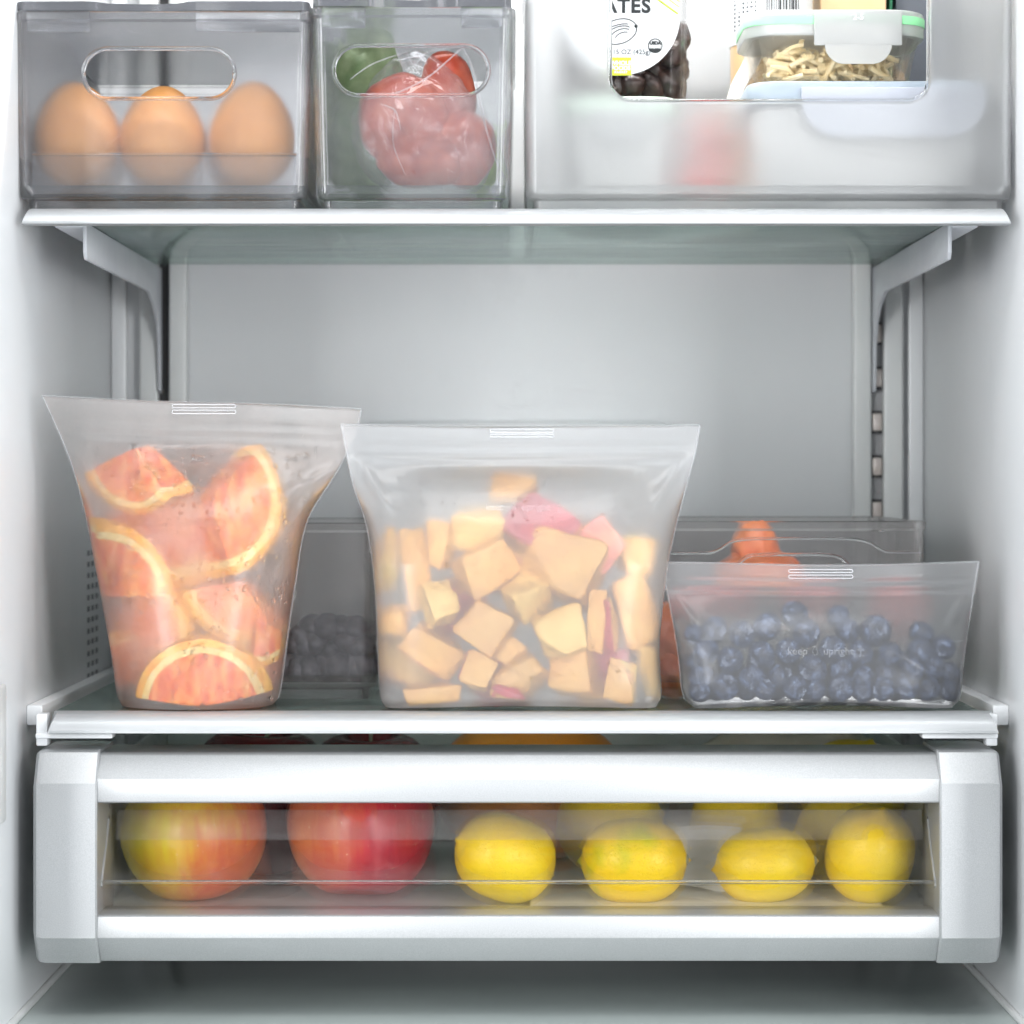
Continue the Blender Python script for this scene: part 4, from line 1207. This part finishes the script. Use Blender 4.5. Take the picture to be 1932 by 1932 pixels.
# ------------------------------------------------------------------ eggs and their tray
ZE = ZU1 + .0062 + .0028
def egg_mesh(w, h):
    prof = []
    n = 24
    for i in range(n + 1):
        a = math.pi * i / n
        z = -math.cos(a)
        rr = math.sin(a) * (1 - .13 * z - .03 * z * z)
        prof.append((rr * w / 2 if 0 < i < n else 0, z * h / 2))
    return lathe(prof, 36, 180)
for px, Y, wd, hg, rot, lab in ((147, .043, .0505, .0605, (4, -3, 0), 'brown egg beside the left wall of the egg bin'),
                                (307, .043, .0495, .0590, (-5, 2, 0), 'speckled brown egg in the middle of the front row'),
                                (476, .043, .0500, .0605, (5, 4, 0), 'brown egg at the right end of the front row'),
                                (170, .100, .0435, .0585, (0, 0, 0), 'brown egg behind the left egg in the second row'),
                                (312, .100, .0435, .0575, (0, 2, 0), 'brown egg behind the speckled egg in the second row'),
                                (455, .100, .0435, .0580, (0, -2, 0), 'brown egg behind the right egg in the second row')):
    m = egg_mesh(wd, hg); m.transform(E3(*rot)); rest(m, ZU1 + .0168); moved(m, (PX(px, Y), Y, 0))
    single('egg', m, M['egg'], lab, 'egg', 'brown eggs in the bin')
tx0, tx1 = egX0 + .0065, egX1 - .0065
zt_ = PZ(297, .02)
tr = thing('egg_tray', 'low clear plastic tray holding the eggs upright inside the bin', 'tray', ((tx0 + tx1) / 2, .10, ZE))
obj('tray_front', box(tx0, tx1, YF + .0085, YF + .0100, ZE, zt_, .0006), M['tray'], tr)
obj('tray_lip', box(tx0, tx1, YF + .0070, YF + .0118, zt_ + .0002, zt_ + .0018, .0006), M['rim_clear'], tr)
for x in (tx0, tx1): obj('tray_side', box(min(x, x + (.0015 if x < 0 and x == tx0 else -.0015)), max(x, x + (.0015 if x == tx0 else -.0015)), YF + .0105, .26, ZE, zt_, .0005), M['tray'], tr)

# ------------------------------------------------------------------ plastic bag in the narrow bin
zb = ZE
def lump(px, py, Y, rx, ry, rz, seed, amp=.18, freq=2.4, sub=4):
    b = bmesh.new(); bmesh.ops.create_icosphere(b, subdivisions=sub, radius=1)
    for v in b.verts:
        f = 1 + amp * noise.noise(v.co * freq + Vector((seed, 0, 0))) + amp * .35 * abs(noise.noise(v.co * freq * 3 + Vector((0, seed, 0))))
        v.co = Vector((v.co.x * rx * f, v.co.y * ry * f, v.co.z * rz * f))
    return moved(bm_mesh(b, 180), P(px, py, Y))
for px, py, Y, rx, ry, rz, sd, lab in ((762, 228, .040, .0270, .016, .0270, 1, 'round red food piece at the top left inside the plastic bag'),
                                       (842, 190, .048, .0170, .014, .0300, 2, 'tall red brown food piece at the top inside the plastic bag'),
                                       (800, 298, .038, .0290, .016, .0180, 3, 'lower red food piece inside the plastic bag'),
                                       (872, 280, .040, .0190, .014, .0230, 4, 'small red food piece at the lower right inside the plastic bag')):
    single('food_piece', lump(px, py, Y, rx, ry, rz, sd, .09, 1.6), M['meat'], lab, 'food', 'red food pieces in the plastic bag')
b = bmesh.new(); bmesh.ops.create_icosphere(b, subdivisions=6, radius=1)
for v in b.verts:
    q = v.co.copy()
    z = q.z
    wx = .040 - .013 * max(0, z) + .006 * max(0, -z)
    f = 1 + .10 * noise.noise(q * 1.7) + .10 * abs(noise.noise(q * 3.1 + Vector((4, 0, 0))))
    v.co = Vector((q.x * wx * f + .010 * -z * .6, q.y * .023 * f, z * .0445 * (1 + .05 * noise.noise(q * 3 + Vector((0, 7, 0))))))
    if v.co.z < -.040: v.co.z = -.040 + (v.co.z + .040) * .2
fb = bm_mesh(b, 180); moved(fb, P(800, 218, .041)); rest(fb, zb + .001)
fo = single('food_bag', fb, M['film'], 'crumpled clear plastic bag of red food in the narrow bin', 'plastic bag')
for pts, rr_ in (([(872, 88), (890, 120), (903, 180), (918, 250), (948, 340)], .0007), ([(690, 188), (745, 178), (805, 150), (852, 108), (872, 90)], .0006), ([(718, 196), (748, 206), (756, 245)], .0005),
               ([(765, 96), (782, 130), (800, 98), (838, 92)], .0005), ([(745, 205), (738, 270), (765, 330)], .0004), ([(660, 150), (700, 120), (760, 100)], .0005)):
    ps = []
    for (xa_, ya_), (xb_, yb_) in zip(pts, pts[1:]):
        for k_ in range(6): ps.append(P(xa_ + (xb_ - xa_) * k_ / 6, ya_ + (yb_ - ya_) * k_ / 6, .0155))
    ps.append(P(*pts[-1], .0155))
    for _ in range(6): ps = [ps[0]] + [(q0 + q1 * 2 + q2) / 4 for q0, q1, q2 in zip(ps, ps[1:], ps[2:])] + [ps[-1]]
    obj('crease', tube(ps, [rr_ * (.5 + .5 * math.sin(math.pi * k_ / (len(ps) - 1))) for k_ in range(len(ps))], 6), M['seam'], fo)
single('green_vegetable', lump(690, 215, .115, .026, .02, .048, 9, .3, 2.2), M['leafgreen'], 'blurred green vegetable behind the plastic food bag', 'vegetable')
single('green_vegetable', lump(905, 300, .10, .013, .02, .020, 10, .2, 2.2), M['limegreen'], 'small lime green vegetable low in the right corner of the narrow bin', 'vegetable')

# ------------------------------------------------------------------ bins at the back of the lower shelf
YK = .092
def back_bin(label, x0, x1, ytop, depth):
    X0, X1 = PX(x0, YK), PX(x1, YK)
    z0 = ZL1 + .0002; h = PZ(ytop, YK) - z0
    t = thing('storage_bin', label, 'bin', ((X0 + X1) / 2, YK + depth / 2, z0))
    obj('tub', bin_shell(X0, X1, YK, depth, z0, h, .0006, .008, .0024, .0065), M['bin_back'], t)
    return t, X0, X1, z0, h
back_bin('clear bin with dark berries behind, between the orange bag and the apple bag', 392, 709, 986, .20)
t2, X0, X1, z0, h = back_bin('wide clear bin with orange vegetables behind the blueberry bag', 1180, 1744, 983, .20)
def front_line(pts, r):
    ps = []
    for (xa, ya), (xb, yb) in zip(pts, pts[1:]):
        for k in range(6):
            ps.append(P(xa + (xb - xa) * k / 6, ya + (yb - ya) * k / 6, YK - .0006))
    ps.append(P(*pts[-1], YK - .0006))
    for _ in range(3): ps = [ps[0]] + [(a + b2 * 2 + c2) / 4 for a, b2, c2 in zip(ps, ps[1:], ps[2:])] + [ps[-1]]
    return tube(ps, r, 8)
obj('moulded_ridge', front_line([(1196, 1044), (1335, 1044), (1356, 1038), (1378, 1022), (1412, 1016), (1610, 1016), (1642, 1024), (1668, 1042), (1736, 1042)], .0009), M['rim_clear'], t2)
obj('handle_rim', front_line([(1390, 1085), (1394, 1062), (1412, 1048), (1450, 1046), (1560, 1046), (1588, 1052), (1604, 1072), (1608, 1090)], .0011), M['rim_clear'], t2)
obj('mounting_dot', moved(lathe([(0, -.0012), (.0016, -.0010), (.0018, 0), (0, .0002)], 12), P(1663, 1000, YK - .001)), M['rim_clear'], t2)
# dark berries
rk = random.Random(4)
k = 0
zB = ZL1 + .0065 + .0036
for row, n, zz in (('bottom', 9, 0), ('second', 8, .0135), ('top', 4, .026)):
    for i in range(n):
        r = rk.uniform(.0080, .0120)
        px = 480 + i * 27 + (14 if row == 'second' else 0) + rk.uniform(-9, 9)
        if row == 'top': px = 590 + i * 27
        Y = YK + .0036 + r + rk.uniform(0, .004)
        bb = bmesh.new(); bmesh.ops.create_icosphere(bb, subdivisions=3, radius=1)
        for v in bb.verts:
            f = 1 + .10 * noise.noise(v.co * 1.8 + Vector((k, 0, 0))) - .16 * math.exp(-((v.co - Vector((.2, -.8, .5))).length / .35) ** 2)
            v.co = Vector((v.co.x * r * f, v.co.y * r * f, v.co.z * r * .9 * f))
        m = bm_mesh(bb, 180); rest(m, zB + zz + (rk.uniform(-.003, .003) if zz else 0)); moved(m, (PX(px, Y), Y, 0))
        single('dark_berry', m, M['berry_dark'], '%s dark berry from the left in the %s row of the berry bin' % (ORD[i], row), 'berry', 'dark berries in the back bin')
        k += 1
# orange vegetables and red fruit behind the blueberry bag
for i, (px, py, Y, rx, ry, rz, sd, mt, nm, lab) in enumerate((
        (1425, 1046, .125, .014, .014, .020, 1, 'pepper', 'orange_vegetable', 'orange vegetable sticking up in the wide back bin'),
        (1432, 1092, .118, .028, .018, .016, 2, 'pepper', 'orange_vegetable', 'broad orange vegetable under the upright one in the wide back bin'),
        (1245, 1205, .112, .018, .014, .022, 4, 'pepper', 'orange_vegetable', 'orange vegetable in the gap between apple bag and blueberry bag'),
        (1268, 1262, .112, .016, .014, .018, 5, 'pepper', 'orange_vegetable', 'lower orange vegetable in the gap between apple bag and blueberry bag'),
        (1345, 1150, .114, .028, .016, .014, 6, 'berry_red', 'red_fruit', 'red fruit behind the left part of the blueberry bag'),
        (1530, 1150, .114, .022, .016, .016, 7, 'berry_red', 'red_fruit', 'red fruit behind the middle of the blueberry bag'),
        (1690, 1165, .114, .018, .016, .020, 8, 'berry_red', 'red_fruit', 'red fruit behind the right part of the blueberry bag'))):
    single(nm, lump(px, py, Y, rx, ry, rz, sd, .16), M[mt], lab, 'fruit' if 'fruit' in nm else 'vegetable', 'food in the wide back bin')
#@@BOXES
# ------------------------------------------------------------------ food boxes in the wide bin
ZW = ZU1 + .0062 + .0034
def lid_box(name, label, x0, x1, y_lid0, y_lid1, y_bot, Y, depth, lidmat, bodymat, sealmat, clip, clipmat, name_body='body', r=.016, wall=.0022):
    """a food box: tapered body, rounded snap lid, gasket, front clip with a tongue"""
    X0, X1 = PX(x0, Y), PX(x1, Y)
    cx, hw, cy, hd = (X0 + X1) / 2, (X1 - X0) / 2, Y + depth / 2, depth / 2
    zl1, zl0, zb_ = PZ(y_lid0, Y), PZ(y_lid1, Y), PZ(y_bot, Y)
    t = thing(name, label, 'container', (cx, cy, zb_))
    H = zl0 - zb_
    def rg(i, z, rr): return ringXY(cx, cy, hw - i, hd - i, rr, z, 8)
    obj(name_body, loft([rg(.012, zb_, r - .006), rg(.0085, zb_ + .003, r - .004), rg(.0045, zb_ + H * .78, r - .002), rg(.0028, zl0 - .0015, r - .001), rg(.0028, zl0 + .0008, r - .001),
                         rg(.0028 + wall, zl0 + .0008, r - .003), rg(.0045 + wall, zb_ + H * .78, r - .004), rg(.0085 + wall, zb_ + .006, r - .006), rg(.013 + wall, zb_ + .003, r - .008)], True, True, 40), M[bodymat], t)
    lid = obj('lid', loft([rg(.0020, zl0 - .0002, r), rg(.0004, zl0, r), rg(0, zl0 + .0012, r), rg(0, zl1 - .003, r), rg(.0006, zl1 - .0008, r), rg(.0022, zl1, r), rg(.010, zl1, r - .003), rg(.011, zl1 - .002, r - .003), rg(.011, zl0 + .0020, r - .003), rg(.0045, zl0 + .0018, r - .002)], True, True, 40), M[lidmat], t)
    if sealmat:
        zz = zl0 + (zl1 - zl0) * .42
        obj('gasket', loft([rg(-.0004, zz, r), rg(-.0005, zz + .0004, r), rg(-.0005, zl1 - .0042, r), rg(-.0004, zl1 - .0038, r), rg(.0006, zl1 - .0038, r), rg(.0006, zz, r)], False, False, 40, close=True) if sealmat == 'seal_green' else
            loft([rg(.0022, zl0 - .0030, r), rg(.0018, zl0 - .0028, r), rg(.0018, zl0 - .0006, r), rg(.0027, zl0 - .0005, r), rg(.0027, zl0 - .0030, r)], False, False, 40, close=True), M[sealmat], lid)
    c0, c1, cy0, cy1, t0, t1, ty = clip
    yf = Y - .0022
    ck = thing_part('clip', box(PX(c0, yf), PX(c1, yf), yf - .0008, yf + .0014, PZ(cy1, yf), PZ(cy0, yf), .0007), M[clipmat], t)
    pts = []
    a, b2 = PX(t0, yf), PX(t1, yf); zt1, zt0 = PZ(cy1, yf) + .0006, PZ(ty, yf)
    pts = [(a, zt1), (b2, zt1)]
    for i in range(13):
        f = math.pi / 2 * i / 12
        rr_ = min((b2 - a) / 2 * .6, zt1 - zt0)
        pts.append((b2 - rr_ * (1 - math.cos(f)), zt0 + rr_ * (1 - math.sin(f))))
    for i in range(13):
        f = math.pi / 2 * i / 12
        pts.append((a + rr_ * (1 - math.sin(f)), zt0 + rr_ * (1 - math.cos(f))))
    obj('tongue', loft([[Vector((x, yf - .0013, z)) for x, z in pts], [Vector((x, yf - .0002, z)) for x, z in pts]], sharp=40), M[clipmat], ck)
    return t, cx, cy, hw, hd, zb_, ck, yf
def thing_part(n, m, mat, p): return obj(n, m, mat, p)
# big pale blue lidded box
t, cx, cy, hw, hd, zb_, ck, yf = lid_box('food_box', 'large milky box with a pale blue clip lid at the right of the wide bin', 1412, 1872, 152, 192, 381, .030, .115, 'lid_blue', 'body_white', 'seal_dark', (1512, 1858, 164, 190, 1512, 1858, 258), 'clip_white')
single('soft_food', lump(1660, 300, .088, hw * .70, hd * .55, .026, 21, .10), M['cream_food'], 'creamy yellow food inside the large milky box', 'food')
# glass box with green seal
ZG = PZ(152, .030) + .0003
t, cx, cy, hw, hd, zb2, ck, yf = lid_box('glass_food_box', 'small glass box of noodles with a green sealed clip lid', 1408, 1752, 17, 66, 158, .045, .085, 'lid_frost', 'glass', 'seal_green', (1536, 1702, 20, 86, 1556, 1682, 121), 'lid_frost', 'glass_bowl', .020)
m = text_mesh('2-5', .0048, .0001, ext=.0001)
obj('moulded_digits', moved(m, (PX(1619, yf), yf - .0010, PZ(33, yf))), M['label_white'], ck)
rn = random.Random(6)
for i in range(150):
    a = Vector((cx + rn.uniform(-1, 1) * hw * .62, cy + rn.uniform(-1, .4) * hd * .62, zb2 + .0052 + rn.random() * .023 * (1 - .3 * abs(rn.uniform(-1, 1)))))
    d = Vector((rn.uniform(-1, 1), rn.uniform(-1, 1) * .6, rn.uniform(-.5, .5))); d.normalize(); L = rn.uniform(.010, .022)
    e = Vector((rn.uniform(-1, 1), rn.uniform(-1, 1), rn.uniform(-1, 1))) * .004
    ps = [a - d * L / 2, a - d * L / 6 + e, a + d * L / 6 + e, a + d * L / 2]
    for p in ps:
        p.x = max(cx - hw + .014, min(cx + hw - .014, p.x)); p.y = max(cy - hd + .013, min(cy + hd - .013, p.y)); p.z = max(zb2 + .0050, min(zb2 + .030, p.z))
    ps2 = []
    for k in range(9):
        u = k / 8; q = [(1 - u) ** 3, 3 * u * (1 - u) ** 2, 3 * u * u * (1 - u), u ** 3]
        ps2.append(sum((p * w_ for p, w_ in zip(ps, q)), Vector()))
    if i == 0: NOOD = []
    NOOD.append(tube(ps2, rn.uniform(.0011, .0017), 6))
nd = single('noodles', join(NOOD), M['noodle'], 'tangle of pale noodles inside the small glass box', 'noodles'); nd['kind'] = 'stuff'
# green lidded box behind the fogged front, dates tub standing on it
lid_box('food_box', 'milky box with a pale green lid low at the left of the wide bin', 1052, 1285, 181, 214, 381, .062, .10, 'lid_green', 'body_white', None, (1112, 1225, 205, 236, 1122, 1215, 262), 'lid_frost')
zt3 = PZ(181, .062) + .0004
# red berries between the boxes
for i, (px, py, Y, r, lab) in enumerate(((1330, 262, .200, .016, 'strawberry with green leaves between the two milky boxes'), (1380, 322, .205, .018, 'lower strawberry between the two milky boxes'), (1335, 355, .190, .020, 'strawberry lying on the bin floor between the two milky boxes'))):
    c0 = P(px, py, Y)
    if i == 2: c0.z = ZW + r
    t = thing('strawberry', lab, 'strawberry', c0 - Vector((0, 0, r)), 'strawberries in the wide bin')
    m = lathe([(0 if j in (0, 16) else math.sin(math.pi * j / 16) ** .8 * r * (.62 + .38 * j / 16), (-1 + 2 * j / 16) * r * 1.15) for j in range(17)], 24, 180)
    m.transform(E3(20 * i - 30, 25 - 40 * i, 0)); moved(m, c0)
    obj('fruit', m, M['berry_red'], t)
    if i == 0:
        ms = []
        for j in range(6):
            a = j * math.pi / 3
            q = c0 + Vector((.006, 0, r * .95))
            ms.append(tube([q, q + Vector((.007 * math.cos(a), .007 * math.sin(a), .003)), q + Vector((.014 * math.cos(a), .014 * math.sin(a), -.001))], [.0016, .0024, .0004], 6))
        obj('leaves', join(ms), M['leafgreen'], t)
# dates tub
YD, DD = .090, .075
tx0, tx1 = PX(1046, YD), PX(1304, YD)
cx, cy = (tx0 + tx1) / 2, YD + DD / 2
zt1 = zt3 + .115
t = thing('dates_tub', 'clear tub of dates with a round white label, standing on the green lidded box', 'tub', (cx, cy, zt3))
hw, hd = (tx1 - tx0) / 2, DD / 2
def rg(i, z, rr): return ringXY(cx, cy, hw - i, hd - i, rr, z, 8)
obj('tub', loft([rg(.003, zt3, .010), rg(.0022, zt3 + .002, .012), rg(0, zt1, .014), rg(.0012, zt1, .013), rg(.0034, zt3 + .003, .010), rg(.0045, zt3 + .0018, .009)], True, True, 40), M['tub'], t)
lx, lz, lr = PX(1172, YD), PZ(31, YD), 111 * K * (D0 + YD)
disc = loft([[Vector((lx + lr * math.cos(2 * math.pi * k / 64), y, lz + lr * math.sin(2 * math.pi * k / 64))) for k in range(64)] for y in (YD - .0004, YD - .0010)], sharp=40)
lab = obj('label', disc, M['label_white'], t)
yl = YD - .00125
s_ = K * (D0 + YD)
def ink(m, px, py, mat, name='lettering', dy=0): obj(name, moved(m, (PX(px, YD), yl - dy, PZ(py, YD))), mat, lab)
ink(text_mesh('DATES', 27 * s_ * 1.36, .00042, ext=.0001, spacing=1.12), 1168, 13, M['ink'])
ink(text_mesh('NET WT 15 OZ (425g)', 9.5 * s_ * 1.36, .00004, ext=.0001), 1165, 99, M['ink_grey'])
ink(box(-20 * s_, 20 * s_, -.0001, .0001, -17 * s_, 17 * s_), 1171, 126, M['lime'], 'logo_square')
ink(text_mesh('WHOLE', 8.5 * s_ * 1.3, .00016, ext=.0001), 1171, 120, M['label_white'], dy=.0003)
ink(text_mesh('FOODS', 8.5 * s_ * 1.3, .00016, ext=.0001), 1171, 129.5, M['label_white'], dy=.0003)
ink(text_mesh('MARKET', 4.2 * s_ * 1.3, .0001, ext=.0001, spacing=1.3), 1171, 137, M['label_white'], dy=.0003)
def arc(cx_, cy_, rx, ry, a0, a1, r, n=20, rot=0):
    ps = []
    for i in range(n + 1):
        a = R(a0 + (a1 - a0) * i / n)
        x, y = rx * math.cos(a), ry * math.sin(a)
        x, y = x * math.cos(R(rot)) - y * math.sin(R(rot)), x * math.sin(R(rot)) + y * math.cos(R(rot))
        ps.append(Vector((PX(cx_ + x, YD), yl, PZ(cy_ - y, YD))))
    return tube(ps, r, 5)
obj('drawing', join([arc(1168, 60, 34, 23, 0, 360, .00032, 40, 18), arc(1168, 63, 24, 12, 20, 150, .0003, 12, 18), arc(1172, 70, 22, 14, 30, 140, .0003, 12, 22), arc(1164, 56, 26, 8, 30, 160, .0003, 12, 16), arc(1176, 76, 18, 14, 40, 130, .00028, 12, 28), arc(1200, 50, 2, 2, 0, 360, .0005, 10)]), M['ink'], lab)
obj('seal_outline', join([arc(1236, 87, 13, 13, 0, 360, .0003, 32)]), M['ink'], lab)
half = [(13 * math.cos(R(a)), 13 * math.sin(R(a))) for a in range(182, 360, 8)]
obj('seal_half', loft([[Vector((PX(1236 + x * .92, YD), y0, PZ(87 - y * .92, YD))) for x, y in half] for y0 in (yl + .0001, yl - .0001)], sharp=40), M['ink'], lab)
ink(text_mesh('USDA', 6.2 * s_ * 1.3, .00018, ext=.0001), 1236, 82, M['ink'])
ink(text_mesh('ORGANIC', 4.0 * s_ * 1.3, .00014, ext=.0001), 1236, 90, M['label_white'], dy=.0003)
obj('lime_stripe', join([tube([Vector((PX(a, YD), yl, PZ(b2, YD))), Vector((PX(c2, YD), yl, PZ(d2, YD)))], r, 5) for a, b2, c2, d2, r in ((1236, -4, 1279, 27, .0005), (1246, -12, 1281, 14, .00028), (1256, -16, 1281, 4, .00028))]), M['lime'], lab)
rd = random.Random(9)
for i in range(24):
    col, row = i % 6, i // 6
    m = lump(0, 0, 0, .0085, .0105, .0080, i, .25, 1.6, 3)
    m.transform(Matrix.Translation(-P(0, 0, 0)))
    m.transform(E3(rd.uniform(0, 180), rd.uniform(0, 180), rd.uniform(0, 180)))
    moved(m, (cx + (col - 2.5) * .0122 + (row % 2) * .003, YD + .0145 + rd.uniform(0, .004) + (row % 2) * .006, zt3 + .0128 + row * .0098))
    single('date', m, M['dates'], 'dark brown date packed in the clear tub', 'date', 'dates in the clear tub')
# jar with barcode label, carton, dark box, paper
YJ = .135
jx = PX(1462, YJ); jr = PX(1540, YJ) - PX(1462, YJ)
zj = PZ(120, YJ); zj1 = zj + .13
t = thing('jar', 'tan jar with a white barcode label behind the glass box', 'jar', (jx, YJ + jr, ZW))
obj('glass', moved(lathe([(0, ZW), (jr * .93, ZW), (jr, ZW + .004), (jr, zj1 - .01), (jr * .8, zj1), (0, zj1)], 40), (jx, YJ + jr, 0)), M['tan_jar'], t)
lab = obj('label', moved(lathe([(jr + .0002, PZ(78, YJ)), (jr + .0005, PZ(78, YJ)), (jr + .0005, zj1 - .02), (jr + .0002, zj1 - .02)], 48), (jx, YJ + jr, 0)), M['label_white'], t)
def on_jar(x_px, z0, z1, w_):
    ms = []
    u = max(-.96, min(.96, (PX(x_px, YJ) - jx) / jr)); a = math.asin(u)
    cxj = jx + math.sin(a) * (jr + .0008); cyj = YJ + jr - math.cos(a) * (jr + .0008)
    m = box(-w_ / 2, w_ / 2, -.0001, .0001, z0, z1); m.transform(Matrix.Translation((cxj, cyj, 0)) @ Matrix.Rotation(a, 4, 'Z')); return m
bars = []; x = 1446
rj = random.Random(2)
while x < 1508:
    wb = rj.choice((1.2, 1.2, 2.2, 3.2)); bars.append(on_jar(x, PZ(26, YJ), PZ(-30, YJ), wb * s_)); x += wb + rj.choice((1.5, 2, 3))
obj('barcode', join(bars), M['ink'], lab)
lines = []
for ln in range(9):
    for q in range(6):
        if rj.random() < .85: lines.append(on_jar(1392 + q * 7, PZ(52 - ln * 8, YJ) - .0002, PZ(52 - ln * 8, YJ) + .0011, rj.uniform(3, 6.5) * s_))
obj('small_print', join(lines), M['ink_grey'], lab)
single('carton', box(PX(1548, .16), PX(1672, .16), .16, .24, ZW, PZ(-90, .16), .001), M['tan'], 'tan carton standing behind the glass box', 'carton')
single('carton', box(PX(1678, .165), PX(1684, .165), .165, .24, ZW, PZ(-90, .16), .0005), M['green_box'], 'thin green edged carton beside the tan carton', 'carton')
single('carton', box(PX(1690, .17), PX(1775, .17), .17, .26, ZW, PZ(-90, .16), .001), M['slate'], 'dark slate carton at the right end behind the glass box', 'carton')
m = sheet(P(1384, 184, .150), P(1402, 190, .150), P(1428, 40, .128), P(1440, 44, .128), 6, 14, .003, 40, 8, .0006)
single('paper_sheet', sheet(P(1376, 196, .140), P(1402, 200, .120), P(1410, 58, .136), P(1448, 60, .120), 8, 14, .004, 36, 8, .0006), M['napkin'], 'cream paper standing at the left of the glass box', 'paper')
bpy.data.meshes.remove(m)
